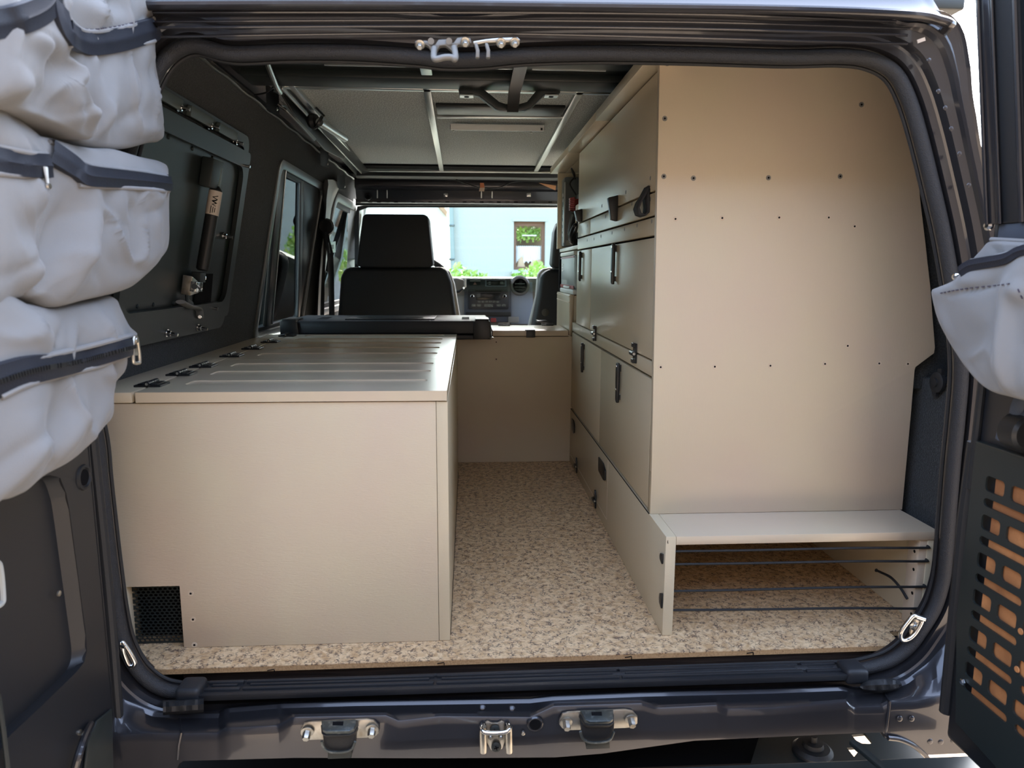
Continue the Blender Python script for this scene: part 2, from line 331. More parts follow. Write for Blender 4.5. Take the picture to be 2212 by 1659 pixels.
bar((-.47, 2.09, 1.108), (.42, 2.07, 1.108), .016, .012, alu, 'frame_bar')
b = B(); b.box((-.47, 1.97, 1.112), (.42, 2.06, 1.1195)); mk('front_border', b, hole, ce, smooth=0)
b = B(); b.box((-.52, .02, 1.108), (.84, .60, 1.134)); b.box((-.50, .47, 1.092), (.80, .560, 1.110)); b.box((-.50, .10, 1.098), (.80, .40, 1.110))
mk('rear_roof_beam', b, powder, ce, bev=.004)
for x0, x1 in ((-.30, -.115), (-.065, .12), (.14, .30)):
    b = B(); b.box((x0, .39, 1.0955), (x1, .394, 1.098)); mk('pressed_ridge', b, alu, ce, smooth=0)
b = B(); b.box((-.10, .33, 1.092), (-.075, .44, 1.0985)); mk('clip', b, alu, ce, bev=.002)
# dark box header and bare metal header above the windscreen
b = B(); b.grid([[(x, 2.10, 1.108), (x, 2.11, 1.088), (x, 2.13, 1.078), (x, 2.17, 1.080), (x, 2.20, 1.10)] for x in (-.50, -.2, .1, .46)]); mk('cab_roof_lining', b, black, ce)
hb = B(); hy = 2.20
rows = []
for x in [-.52+i*.05 for i in range(22)]:
    rows.append([(x, 2.20, 1.09), (x, 2.195, 1.062), (x, 2.198, 1.052), (x, 2.20, 1.046), (x, 2.225, 1.038), (x, 2.240, 1.000), (x, 2.2405, .994), (x, 2.241, .984), (x, 2.25, .980), (x, 2.27, .984)])
hb.grid(rows); mk('bare_metal_header', hb, paint, ce)
for (x0, x1) in [(1040, 1043), (1063, 1066), (815, 817), (836, 838)]:
    a = PY(x0, 403, 2.225); d = PY(x0, 428, 2.232); b = B(); b.tube([a, d], .003, 6); mk('seam_ridge', b, alu, ce)
for (x, y) in [(963, 421), (1142, 421)]:
    c = PY(x, y, 2.225); b = B(); b.obox(c, (1, 0, 0), (0, 1, 0), (0, 0, 1), .010, .006, .009); b.obox(c-V((0, .006, 0)), (1, 0, 0), (0, 1, 0), (0, 0, 1), .005, .004, .004); mk('metal_clip', b, chrome, ce, bev=.001)
for (x, y, r) in [(795, 425, .011), (867, 422, .003)]:
    c = PY(x, y, 2.225); b = B(); b.lathe(c, (0, -1, 0), [(r*1.5, 0), (r*1.3, .004), (r, .004), (r*.9, .002)], 16); mk('round_boss', b, [paint], ce)
    c2 = c-V((0, .0045, 0)); b = B(); b.lathe(c2, (0, -1, 0), [(r*.8, 0), (r*.8, .001)], 16); mk('boss_hole', b, hole, ce)
for i in range(22):
    c = PY(800+i*18.5, 436.5, 2.236); b = B(); b.obox(c, (1, 0, 0), (0, 1, 0), (0, 0, 1), .009, .002, .0025); mk('header_perforation', b, hole if i % 2 else powder, ce, smooth=0)
# cab roof, pillars
b = B(); b.box((-.60, 2.145, 1.10), (.93, 2.35, 1.134)); mk('cab_roof', b, hole, ce, smooth=0)
b = B(); b.prism([PY(752, 395, 2.2), PY(768, 440, 2.35), PY(772, 475, 2.40), PY(766, 590, 2.40), PY(766, 700, 2.40), PY(748, 700, 2.38), PY(750, 560, 2.38)], (0, .06, 0)); mk('windscreen_pillar', b, greypl, ce, bev=.006)
b = B(); b.prism([(.80, 2.40, 1.06), (.86, 2.40, 1.06), (.95, 2.40, .3), (.88, 2.40, .3)], (0, .06, 0)); mk('windscreen_pillar', b, greypl, ce, bev=.006)
b = B(); b.prism([PY(x, y, 2.285) for x, y in [(768, 430), (1262, 430), (1262, 443.5), (768, 443.5)]], (0, .008, 0)); mk('windscreen_dark_band', b, powder, ce, smooth=0)
w1 = E('window_1', loc=(.1, 2.4, .6), kind='structure')
b = B(); b.obox(((-.60+.9)/2, 2.42, .78), (1, 0, 0), (0, .35, .65), (0, -.65, .35), .76, .24, .002); mk('windscreen_glass', b, glass, w1, smooth=0)
b = B(); b.prism([PY(772, 446, 2.36), PY(766, 470, 2.36), PY(766, 690, 2.39), PY(774, 690, 2.39), PY(776, 455, 2.36), PY(795, 448, 2.36), PY(1250, 448, 2.36), PY(1250, 444, 2.36), PY(790, 443, 2.36)], (0, .01, 0)); mk('windscreen_rubber', b, rubber, w1)
# tax sticker strip of speckles is left to the glass; interior lamp bar under the headliner
lb = E('led_light_bar', 'slim aluminium LED light bar screwed under the grey headliner', 'lamp', (.09, .98, 1.09))
p0 = PZ(972, 275, 1.104); p1 = PZ(1178, 275, 1.104)
b = B(); b.box((p0.x, p0.y-.006, 1.098), (p1.x, p0.y+.022, 1.1118)); mk('housing', b, black, lb, bev=.002)
b = B(); b.box((p0.x+.002, p0.y-.018, 1.094), (p1.x-.002, p0.y-.0062, 1.1118)); mk('diffuser', b, white, lb, bev=.002, label='white translucent diffuser strip')
b = B(); b.box((p1.x-.014, p0.y-.0195, 1.096), (p1.x-.008, p0.y-.0182, 1.103)); mk('switch', b, black, lb)
for x in (p0.x+.01, p1.x-.04):
    b = B(); b.cyl((x, p0.y+.012, 1.0975), (x, p0.y+.012, 1.0935), .0035, 12); mk('screw', b, zinc, lb)
# black trapezoid bracket with strap
br = E('roof_pull_bracket', 'black trapezoid steel bracket hanging under the roof beam', 'bracket', (.06, .45, 1.05))
Yb = .575
def bp(px, py): p = PY(px, py, Yb); return (p.x, p.z)
o1 = [bp(*p) for p in [(990, 191), (1030, 192), (1043, 196), (1078, 224), (1092, 229), (1120, 229), (1137, 224), (1160, 196), (1172, 192), (1207, 191), (1208, 205), (1175, 207), (1150, 232), (1135, 240), (1125, 242), (1082, 242), (1070, 238), (1035, 210), (1020, 207), (992, 205)]]
b = B(); b.plate(o1, [], .03, (0, Yb-.02, 0), (1, 0, 0), (0, 0, 1), n=(0, -1, 0)); mk('bracket_arm', b, powder, br, bev=.002)
for x in (1008, 1190):
    c = PY(x, 207, Yb-.012); b = B(); b.box((c.x-.016, Yb-.028, c.z-.003), (c.x+.016, Yb-.002, c.z-.0005)); mk('end_pad', b, alu, br)
    b = B(); b.lathe((c.x, Yb-.015, c.z-.0031), (0, 0, -1), [(.006, 0), (.006, .0006)], 16); mk('bolt_hole', b, hole, br)
s0 = PY(1095, 241, Yb-.03); s1 = PY(1120, 241, Yb-.03)
ps = E('pull_strap', 'wide black webbing strap running from the trapezoid bracket to the rear roof edge', 'strap', (s0.x, .4, 1.04))
b = B(); b.grid([[(x, y, z) for x in (s0.x, (s0.x+s1.x)/2, s1.x-.0005)] for y, z in [(Yb-.03, 1.052), (Yb-.032, 1.04), (Yb-.04, 1.043), (.48, 1.068), (.30, 1.072), (.12, 1.07), (.02, 1.064)]])
b.grid([[(x, y, z+.003) for x in (s0.x, (s0.x+s1.x)/2, s1.x-.0005)] for y, z in [(Yb-.028, 1.054), (Yb-.032, 1.042), (Yb-.04, 1.045), (.48, 1.070), (.30, 1.074), (.12, 1.072), (.02, 1.066)]]); mk('webbing', b, black, ps)

# ================================================================== REAR DOOR FRAME
tr = E('trim_1', loc=(.11, -.12, -.08), kind='structure')
YS = -.10
rp = [(1300, 115), (1500, 118), (1700, 124), (1820, 122), (1885, 131), (1932, 158), (1962, 212), (1988, 295), (2014, 400), (2037, 500), (2055, 600), (2070, 700), (2077, 800), (2070, 900), (2060, 1000), (2050, 1120), (2041, 1230), (2031, 1280), (2016, 1320), (1990, 1362), (1963, 1398), (1925, 1426), (1880, 1441), (1845, 1447), (1790, 1450), (1700, 1452), (1500, 1459), (1200, 1470), (900, 1481), (600, 1491), (470, 1496)]
lp = [(400, 1497), (345, 1486), (300, 1450), (270, 1395), (254, 1330), (240, 1230), (228, 1130), (217, 1030), (209, 950)]
rw = [PY(x, y, YS) for x, y in rp]; lw = [PY(x, y, YS) for x, y in lp]
XC = .112
side = [V((2*XC-p.x, YS, p.z)) for p in rw[::-1] if p.z > .44 and p.x > .58]
tops = [PY(x, y, YS) for x, y in [(340, 128), (420, 120), (500, 116), (620, 112), (760, 113), (900, 122), (960, 129), (1040, 128), (1140, 119)]]
tops = [p for p in tops if p.x > side[-1].x+.03]
path = rw + lw + side + tops
path = [p for i, p in enumerate(path) if i == 0 or (p-path[i-1]).length > .01]
path = cr(path, 6, True)
SG_ = [1]
def offs(path, d):
    n = len(path); o = []
    for i, p in enumerate(path):
        t = (path[(i+1) % n]-path[i-1]).normalized(); nrm = V((-t.z, 0, t.x))
        q = d if d*SG_[0] < .03 or p.z < .8 else SG_[0]*(.03+(d*SG_[0]-.03)*(1+1.0*max(0, abs(2*t.x*t.z)-.62)/.38))
        o.append(p+nrm*q)
    return o
# orientation test: outward normal must point away from the centre
ce0 = V((XC, YS, .5)); tst = offs(path, .01)
SG = 1 if (tst[10]-ce0).length > (path[10]-ce0).length else -1
SG_[0] = SG
b = B(); b.tube(path, .0108, 12, closed=True, up=(0, 1, 0)); mk('rubber_seal', b, weave, tr, smooth=60, label='ribbed black rubber door seal')
b = B(); b.tube([p+V((0, .014, 0)) for p in offs(path, -SG*.0095)], .003, 8, closed=True, up=(0, 1, 0)); mk('seal_lip', b, rubber, tr)
pf = [(.004, -.060), (.004, -.088), (.013, -.096), (.0155, -.108), (.026, -.1095), (.029, -.112), (.032, -.124), (.043, -.126), (.0455, -.132), (.049, -.134), (.052, -.130), (.060, -.131), (.063, -.134), (.064, -.131), (.067, -.118), (.068, -.06), (.068, -.02), (.150, .134)]
b = B(); b.grid([[V((q.x, y, q.z)) for q in offs(path, SG*d)] for d, y in pf], closed_v=True); mk('door_aperture', b, paint, tr, smooth=28)
# spot weld dimples on the right pillar
for (x, y) in [(2007, 130), (2027, 197), (2042, 233), (2055, 278), (2073, 332), (2093, 400)]:
    c = PY(x, y, -.1375); b = B(); b.lathe(c, (0, -1, 0), [(.0035, 0), (.003, .0006), (.001, .001)], 12); mk('weld_dimple', b, paint, tr)
# long header ridges and the rain gutter with its rounded end
for (pts, r, Y) in [([(330, 27), (900, 27), (1500, 31), (1935, 47)], .0022, -.140), ([(330, 47), (900, 44), (1500, 48), (1965, 62)], .002, -.140), ([(330, 60), (900, 57), (1500, 62), (1960, 76)], .002, -.139), ([(330, 80), (900, 72), (1300, 77), (1960, 95)], .002, -.130)]:
    b = B(); b.tube(cr([PY(x, y, Y) for x, y in pts], 6), r, 8); mk('header_ridge', b, paint, tr)
gp = [PY(x, y, -.152) for x, y in [(250, 12), (700, 10), (1200, 15), (1700, 22), (1960, 32), (2030, 44), (2052, 52)]]
gp = cr(gp, 6); gp += [gp[-1]+V((.006, .02, -.003)), gp[-1]+V((.008, .06, -.003))]
b = B(); b.tube(gp, .0085, 10, up=(0, 0, 1), flat=.8); mk('rain_gutter', b, paint, tr)
b = B(); b.grid([[p+V((0, .006, .006)), p+V((0, .012, .010)), p+V((-.01, .03, .045)), p+V((-.03, .06, .13)), p+V((-.05, .12, .18))] for p in gp[:-3]]); mk('pop_top_roof_edge', b, paint, tr)
b = B(); b.box((-.60, -.05, 1.38), (.74, 2.4, 1.40)); b.box((-.64, -.04, 1.13), (-.60, 2.4, 1.40)); b.box((.72, -.04, 1.13), (.75, 2.4, 1.40)); b.box((-.62, -.06, 1.10), (.75, -.04, 1.40)); mk('pop_top_shell', b, paint, tr, smooth=0)
# small torn sticker on the right pillar
c = PY(1990, 87, -.1405); b = B(); b.obox(c, (1, 0, .35), (0, 1, 0), (-.35, 0, 1), .006, .0006, .0025); mk('sticker', b, offw, tr, label='small torn pink sticker')

# crossmember under the sill: stations across the car
def interp(tab, x):
    if x <= tab[0][0]: return tab[0][1]
    for (a, va), (c, vc) in zip(tab, tab[1:]):
        if x <= c: return va+(vc-va)*(x-a)/(c-a)
    return tab[-1][1]
ybk = [(180, 1400), (230, 1470), (262, 1520), (330, 1548), (387, 1552), (472, 1551), (486, 1540), (605, 1530), (768, 1525), (950, 1522), (1145, 1519), (1197, 1513), (1386, 1505), (1552, 1501), (1670, 1498), (1821, 1492), (1849, 1499), (1907, 1494), (1960, 1478), (2010, 1440), (2050, 1395), (2110, 1350)]
yfr = [(180, 1590), (262, 1588), (330, 1584), (391, 1585), (472, 1584), (490, 1573), (602, 1568), (633, 1550), (833, 1546), (861, 1558), (950, 1548), (1145, 1550), (1197, 1526), (1386, 1520), (1421, 1530), (1549, 1524), (1569, 1532), (1670, 1529), (1830, 1517), (1845, 1529), (1907, 1527), (1921, 1520), (1980, 1515), (2050, 1500), (2110, 1490)]
ybo = [(180, 1720), (380, 1662), (391, 1644), (638, 1637), (950, 1638), (1200, 1636), (1300, 1628), (1500, 1600), (1821, 1585), (1907, 1582), (1915, 1594), (1945, 1597), (1975, 1610), (2000, 1631), (2110, 1626)]
rows = []
xs = sorted(set([180+8*i for i in range(242)]+[388, 472, 482, 602, 631, 833, 860, 1145, 1197, 1386, 1420, 1549, 1568, 1830, 1845, 1907, 1915, 1921]))
for x in xs:
    A = PY(x, interp(ybk, x), -.136); F = PY(x, interp(yfr, x), -.178); D = PY(x, interp(ybo, x), -.186)
    up = PY(x, interp(ybk, x)-14, -.118)
    rows.append([up, A+V((0, .006, .004)), A, A.lerp(F, .5)+V((0, 0, .001)), F+V((0, .006, .0018)), F+V((0, .001, 0)), F+V((0, -.002, -.004)), F+V((0, -.004, -.012)), D, D+V((0, .006, -.004)), D+V((0, .05, -.004))])
b = B(); b.grid(rows); mk('rear_crossmember', b, paint, tr, smooth=32, label='pressed graphite metal crossmember below the sill')
# weld seams
for pts in [[(388, 1552), (391, 1585), (386, 1610), (384, 1640)], [(1909, 1494), (1922, 1517), (1918, 1550), (1913, 1592)]]:
    b = B(); b.tube([PY(pts[0][0], pts[0][1], -.138), PY(pts[1][0], pts[1][1], -.181), PY(pts[2][0], pts[2][1], -.185), PY(pts[3][0], pts[3][1], -.184)], .0018, 8); mk('weld_seam', b, paint, tr)
for (x, y) in [(1944, 1553), (1970, 1553), (1042, 1527), (1106, 1529), (2010, 1602), (2033, 1603), (2060, 1600)]:
    c = PY(x, y, -.186 if y > 1540 else -.158); b = B(); b.lathe(c, (0, -1, .2 if y > 1540 else 1.2), [(.0048, -.0006), (.0036, .0002), (.001, .0003)], 16); mk('weld_dimple', b, paint, tr)
b = B(); b.tube(cr([PY(1918, 1594, -.19), PY(1945, 1598, -.19), PY(1975, 1612, -.19), PY(2000, 1633, -.19), PY(2012, 1650, -.19)], 6), .004, 8); mk('wheel_arch_lip', b, paint, tr)
c = PY(1156, 1564, -.187); b = B(); b.lathe(c, (0, -1, 0), [(.013, 0), (.011, .002), (.0095, .0015)], 24); mk('access_hole_rim', b, paint, tr)
b = B(); b.lathe(c+V((0, -.0018, 0)), (0, -1, 0), [(.009, 0), (.009, .0004)], 24); mk('access_hole', b, hole, tr)
c = PY(1130, 1583, -.187); b = B(); b.lathe(c, (0, -1, 0), [(.0035, 0), (.003, .003), (.001, .004)], 12); mk('stud', b, zinc, tr)
# plastic sill strip with grooves, notches and swollen ends
a = PY(400, 1497, -.112); d = PY(1850, 1458, -.112)
zs = (PY(1000, 1490, -.112).z)
def sx(px): return PY(px, 1480, -.115).x
cuts = [sx(400), sx(518), sx(524), sx(937), sx(943), sx(1337), sx(1343), sx(1732), sx(1740), sx(1850)]
ztop = PY(1000, 1466, -.105).z; zbot = PY(1000, 1498, -.135).z
b = B(); b.prism([(cuts[0], -.134, zbot), (cuts[0], -.136, zbot+.012), (cuts[0], -.118, ztop-.001), (cuts[0], -.088, ztop-.004), (cuts[0], -.088, zbot)], (cuts[-1]-cuts[0], 0, 0))
mk('sill_strip', b, blackm, tr, bev=.0018, label='black textured plastic sill strip')
for i in range(0, 10, 2):
    x0, x1 = cuts[i]+(.03 if i == 0 else 0), cuts[i+1]-(.03 if i == 8 else 0)
    b = B(); b.box((x0, -.118, ztop-.004), (x1, -.111, ztop+.0025)); b.box((x0+.008, -.104, ztop-.006), (x1-.008, -.099, ztop+.001)); b.box((x0, -.096, ztop-.006), (x1, -.089, ztop+.0015)); mk('sill_rib', b, blackm, tr, bev=.0012)
for px, py in ((415, 1487), (1840, 1447)):
    c = PY(px, py, -.115); b = B(); b.box((c.x-.020, -.138, c.z-.016), (c.x+.020, -.095, c.z+.0115)); mk('sill_end_cap', b, blackm, tr, bev=.008, seg=4)
# rubber buffers (wrinkled pads) at the lower corners
for (x0, x1, yt, yb, nm) in [(352, 440, 1513, 1545, 0), (1858, 1948, 1466, 1500, 1)]:
    g = []
    for i in range(15):
        t = i/14; x = x0+(x1-x0)*t; e = math.sin(PI*min(1, max(0, t)))**.4 if nm else 1
        mid = (yt+yb)/2-(6*t if not nm else 4*t); h = (yb-yt)/2*max(.15, e)
        g.append([PY(x, mid-h, -.126), PY(x, mid-h*.8, -.146+.002*math.sin(i*2.1)), PY(x, mid-h*.1, -.156+.003*math.sin(i*1.7)), PY(x, mid+h*.6, -.156), PY(x, mid+h, -.140)])
    b = B(); b.grid(g); mk('corner_buffer', b, rubber, tr, label='scuffed black rubber pad in the lower corner')
# dark underside behind the crossmember
b = B(); b.box((-.9, -.10, -.30), (.60, 2.4, -.195)); mk('underbody', b, hole, tr, smooth=0)

# ================================================================== THINGS ON THE FRAME
def hexbolt(name, c, ax, r, parent, mat, h=.008, flange=True):
    b = B(); c = V(c)
    if flange: b.lathe(c, ax, [(r*1.6, 0), (r*1.6, .0014), (r*1.2, .0022)], 20)
    b.lathe(c+V(ax).normalized()*(.002 if flange else 0), ax, [(r, 0), (r, h*.8), (r*.82, h)], 6); return mk(name, b, mat, parent, smooth=25)
# upper strikers
us = E('upper_door_striker', 'dull cast steel striker loop bolted to the roof header, left of centre', 'striker', PY(955, 100, -.14))
Y0 = -.142
prt = [PY(x, y, Y0) for x, y in [(896, 88), (922, 87), (932, 96), (940, 96), (947, 85), (966, 84), (972, 92), (980, 92), (988, 81), (1005, 79), (1016, 82), (1019, 92), (1010, 97), (990, 96), (986, 104), (978, 112), (970, 104), (962, 98), (950, 99), (942, 112), (932, 112), (926, 100), (920, 96), (898, 98)]]
b = B(); b.prism(prt, (0, .012, 0)); mk('bracket_plate', b, dzinc, us, bev=.0012)
b = B(); b.tube(cr([PY(938, 104, -.150), PY(937, 122, -.158), PY(942, 128, -.160), PY(960, 124, -.160), PY(975, 124, -.160), PY(982, 128, -.160), PY(984, 120, -.158), PY(981, 102, -.150)], 5), .0044, 12); mk('striker_loop', b, dzinc, us)
hexbolt('bolt', PY(907, 96, -.146), (0, -.75, -.65), .0043, us, zinc); hexbolt('bolt', PY(1005, 90, -.146), (0, -.75, -.65), .0043, us, zinc)
for x in (931, 970):
    b = B(); b.cyl(PY(x, 89, -.148), PY(x, 89, -.136), .0045, 16); mk('pin', b, dzinc, us)
us = E('upper_door_striker', 'flat steel striker plate with two hooks bolted to the roof header, right of centre', 'striker', PY(1080, 92, -.14))
prt = [PY(x, y, Y0) for x, y in [(1022, 89), (1050, 84), (1080, 81), (1118, 80), (1124, 86), (1118, 91), (1080, 91), (1050, 92), (1030, 96), (1023, 96)]]
b = B(); b.prism(prt, (0, .012, 0)); mk('bracket_plate', b, zinc, us, bev=.001)
for x0 in (1024, 1047):
    b = B(); b.prism([PY(x, y, -.150) for x, y in [(x0, 92), (x0+7, 92), (x0+12, 108), (x0+12, 124), (x0+3, 124), (x0+4, 108)]], (0, .01, 0)); mk('hook', b, dzinc, us, bev=.0015)
hexbolt('bolt', PY(1082, 92, -.146), (0, -.75, -.65), .0043, us, zinc); hexbolt('bolt', PY(1112, 91, -.146), (0, -.75, -.65), .0043, us, zinc)

# lower rubber stops
def stop(cx, cy, label, sk):
    t = E('door_stop', label, 'bumper stop', PY(cx, cy, -.2), group='rubber door stops on the crossmember')
    P_ = lambda x, y, Y: PY(cx+x, cy+y, Y)
    b = B(); b.prism([P_(x, y, -.190) for x, y in [(-83, 0), (-76, -13), (-62, -16), (60, -22), (76, -19), (86, -8), (86, 8), (78, 16), (60, 18), (-62, 23), (-76, 19), (-83, 10)]], (0, .004, 0)); mk('mounting_plate', b, zinc, t, bev=.001)
    for x, y in ((-68, 4), (72, -2)): hexbolt('bolt', P_(x, y, -.192), (0, -.95, -.3), .0062, t, zinc, h=.012)
    top = [(-38, -22), (38, -24), (38+sk*0, -22), (37, -8), (28, 2), (14, 4), (-26, 4), (-36, -2)]
    top = [(-38, -20), (36, -23), (38, -14), (32, -2), (22, 3), (-28, 4), (-36, 0)] if sk > 0 else [(-38, -22), (34, -23), (34, -2), (26, 3), (-16, 4), (-26, 0)]
    A = [P_(x, y, -.200 - max(0, (y+22))*.0010) for x, y in top]
    b = B(); b.prism(A, (0, .006, -.012)); mk('metal_cap', b, chrome if 0 else M_capm, t, bev=.0015)
    b = B(); b.prism([P_(x*1.05, y+9, -.198-max(0, (y+22))*.0010) for x, y in top], (0, .012, -.012)); mk('rubber_block', b, rubber, t, bev=.002)
    b = B(); b.prism([P_(x, y, -.206) for x, y in [(-36, 10), (37, 6), (35, 34), (28, 44), (12, 50), (-18, 50), (-32, 40)]], (0, .018, 0)); mk('rubber_block', b, rubber, t, bev=.003)
    b = B(); b.tube(cr([P_(x, y, -.209) for x, y in [(-37, 25), (-32, 40), (-18, 48), (10, 48), (27, 42), (35, 26)]], 5), .0022, 8); mk('metal_rim', b, M_capm, t)
    b = B(); b.prism([P_(x, y, -.196) for x, y in [(-24, 48), (26, 44), (27, 62), (-24, 64)]], (0, .01, 0)); mk('lower_lug', b, powder, t, bev=.001)
    c = P_(-2, -12, -.2115); b = B(); b.obox(c, (1, 0, 0), (0, .5, .6), (0, -.6, .5), .008, .0035, .0008); mk('slot_hole', b, hole, t)
M_capm = M('worn_black_steel', (.10, .115, .115), .38, metal=.8, var=((.25, .27, .27), (120, 120, 120), .5, .8))
stop(732, 1576, 'black rubber and steel door stop at the left of the crossmember', 1)
stop(1291, 1555, 'black rubber and steel door stop right of the centre catch', -1)
# centre catch
t = E('lower_door_catch', 'bright zinc door catch with crosshead screw in the middle of the crossmember', 'striker', PY(1072, 1590, -.2))
P_ = lambda x, y, Y: PY(x, y, Y)
b = B(); b.prism([P_(x, y, -.190) for x, y in [(1048, 1561), (1054, 1558), (1062, 1562), (1076, 1562), (1084, 1557), (1090, 1561), (1092, 1600), (1085, 1618), (1072, 1625), (1060, 1620), (1050, 1600)]], (0, .004, 0)); mk('back_plate', b, zinc, t, bev=.001)
for x in (1043, 1099):
    b = B(); b.tube([P_(x, 1570, -.196), P_(x+(1 if x < 1060 else 0), 1600, -.196), P_(x+1, 1624, -.194)], [.0055, .006, .0055], 14); mk('side_flange', b, zinc, t)
b = B(); b.tube(cr([P_(1043, 1565, -.192), P_(1040, 1575, -.206), P_(1048, 1582, -.212), P_(1072, 1583, -.213), P_(1094, 1580, -.212), P_(1100, 1572, -.206), P_(1097, 1562, -.192)], 5), .0034, 12); mk('catch_bar', b, chrome, t)
for (x, y, r) in [(1069, 1576, .008), (1072, 1613, .008)]:
    c = P_(x, y, -.1925); b = B(); b.lathe(c, (0, -1, 0), [(r, 0), (r, .002), (r*.7, .0035)], 24); mk('screw_head', b, powder, t)
    b = B(); b.obox(c-V((0, .0036, 0)), (1, 0, .3), (0, 1, 0), (-.3, 0, 1), .004, .0004, .0008); b.obox(c-V((0, .0036, 0)), (1, 0, .3), (0, 1, 0), (-.3, 0, 1), .0008, .0004, .004); mk('cross_slot', b, hole, t)
for x in (1060, 1082):
    b = B(); b.lathe(P_(x, 1594, -.1925), (0, -1, 0), [(.004, 0), (.003, .0016)], 14); mk('dimple', b, zinc, t)
# tie-down rings
def ring(pts, plate, bolt, label, Y):
    t = E('tie_down_ring', label, 'lashing ring', PY(*bolt, Y), group='steel lashing rings in the lower corners')
    b = B(); b.prism([PY(x, y, Y+.012) for x, y in plate], (0, .004, 0)); mk('base_plate', b, zinc, t, bev=.001)
    b = B(); b.tube(cr([PY(x, y, Y) for x, y in pts], 6, True), .0036, 12, closed=True); mk('ring', b, chrome, t)
    hexbolt('bolt', PY(*bolt, Y+.011), (-.3 if bolt[0] > 1000 else .3, -1, 0), .005, t, chrome, h=.006)
    b = B(); b.cyl(PY(plate[0][0], plate[0][1]+6, Y), PY(plate[1][0], plate[1][1]+6, Y), .0045, 14); mk('ring_barrel', b, chrome, t)
ring([(1974, 1330), (1984, 1336), (1992, 1340), (1985, 1356), (1974, 1372), (1962, 1381), (1950, 1383), (1945, 1375), (1948, 1362), (1960, 1345)], [(1978, 1326), (1996, 1332), (1998, 1342), (1978, 1366), (1968, 1378), (1966, 1366)], (1976, 1353), 'zinc lashing ring with hex bolt in the lower right corner', -.112)
ring([(264, 1388), (270, 1394), (282, 1412), (291, 1430), (289, 1437), (280, 1438), (272, 1424), (266, 1406)], [(262, 1388), (272, 1390), (284, 1432), (276, 1436), (264, 1410)], (268, 1404), 'zinc lashing ring peeping out at the lower left corner', -.112)

# bumper step and bracket at the bottom right
t = E('rear_step', 'flat black steel step plate under the right end of the crossmember', 'step', PY(1800, 1650, -.26))
cz = PY(1700, 1647, -.24).z
b = B(); b.box((-.15, -.62, cz-.02), (PY(2118, 1625, -.24).x, -.24, cz)); mk('step_plate', b, powder, t, bev=.003)
b = B(); b.obox(PY(1895, 1648, -.30), (.25, -1, 0), (1, .25, 0), (0, 0, 1), .05, .006, .004); mk('rib', b, powder, t, bev=.002)
t = E('chassis_bracket', 'dark slotted chassis bracket with pale gravel seen through its holes', 'bracket', PY(1850, 1600, -.12))
zb = PY(1800, 1600, -.10).z - .012
def zz(px, py): p = PZ(px, py, zb); return (p.x, p.y)
out = [zz(*p) for p in [(1640, 1590), (1930, 1578), (2010, 1640), (1985, 1654), (1620, 1654)]]
h1 = [zz(*p) for p in [(1839, 1587), (1868, 1584), (1885, 1604), (1878, 1607), (1862, 1606), (1850, 1600)]]
h2 = [zz(*p) for p in [(1829, 1615), (1846, 1614), (1855, 1622), (1849, 1630), (1845, 1635)]]
b = B(); b.plate(out, [h1, h2], .005, (0, 0, zb), (1, 0, 0), (0, 1, 0), n=(0, 0, 1)); mk('bracket_plate', b, powder, t)
b = B(); b.lathe(PZ(1755, 1626, zb)+V((0, 0, .0005)), (0, 0, 1), [(.034, 0), (.034, .006), (.028, .012), (.018, .013), (.016, .020), (.006, .021), (.006, .032)], 24); mk('rubber_mount', b, rubber, t)

# ================================================================== REAR DOORS (both opened about 90 degrees)
XL = -.553
d1 = E('door_1', loc=(XL, -.35, .1), kind='structure')
def dl(px, py, X=XL): p = PX(px, py, X); return (p.y, p.z)
edge = [dl(194, 925), dl(213, 1100), dl(232, 1290), dl(247, 1440), dl(254, 1560), dl(250, 1659)]
hy = sum(p[0] for p in edge)/len(edge)
rec = [dl(108, 1026), dl(130, 1032), dl(143, 1065), dl(150, 1100), dl(170, 1250), dl(186, 1373), dl(188, 1405), dl(182, 1430), dl(165, 1452), dl(90, 1525), dl(15, 1595)]
rec += [(-.80, rec[-1][1]-.18), (-.80, rec[0][1]+.02), (-.36, rec[0][1]+.015)]
b = B(); b.plate([(hy-.006, 1.02), (-.86, 1.02), (-.86, -.30), (hy-.006, -.30)], [rec], .008, (XL, 0, 0), (0, 1, 0), (0, 0, 1), n=(1, 0, 0)); mk('inner_frame', b, doorblk, d1, bev=0)
b = B(); b.plate([((y+.55)*1.03-.55, (z-.15)*1.03+.15) for y, z in rec], [], .004, (XL-.016, 0, 0), (0, 1, 0), (0, 0, 1), n=(1, 0, 0)); mk('recessed_panel', b, doorblk, d1, smooth=0)
b = B(); rc = cr([(XL-.001, y, z) for y, z in rec[:-3]], 4); b.grid([rc, [p+V((-.006, -.004, 0)) for p in rc], [p+V((-.016, -.012, 0)) for p in rc]]); mk('recess_wall', b, doorblk, d1)
b = B(); b.grid([[(XL+.0005-r[0], hy-.010+r[1], z) for r in ((0, 0), (.002, .008), (.008, .013), (.018, .015), (.040, .015))] for z in [-.30+i*.05 for i in range(28)]]); mk('door_edge', b, paint, d1, smooth=60)
b = B(); b.box((XL-.055, -.86, -.30), (XL-.040, hy+.004, 1.02)); mk('outer_skin', b, paint, d1, smooth=0)
b = B(); b.tube([(XL-.004, hy+.012+.003*math.sin(z*9), z) for z in [-.28+i*.05 for i in range(27)]], .0085, 10); mk('door_seal', b, rubber, d1)
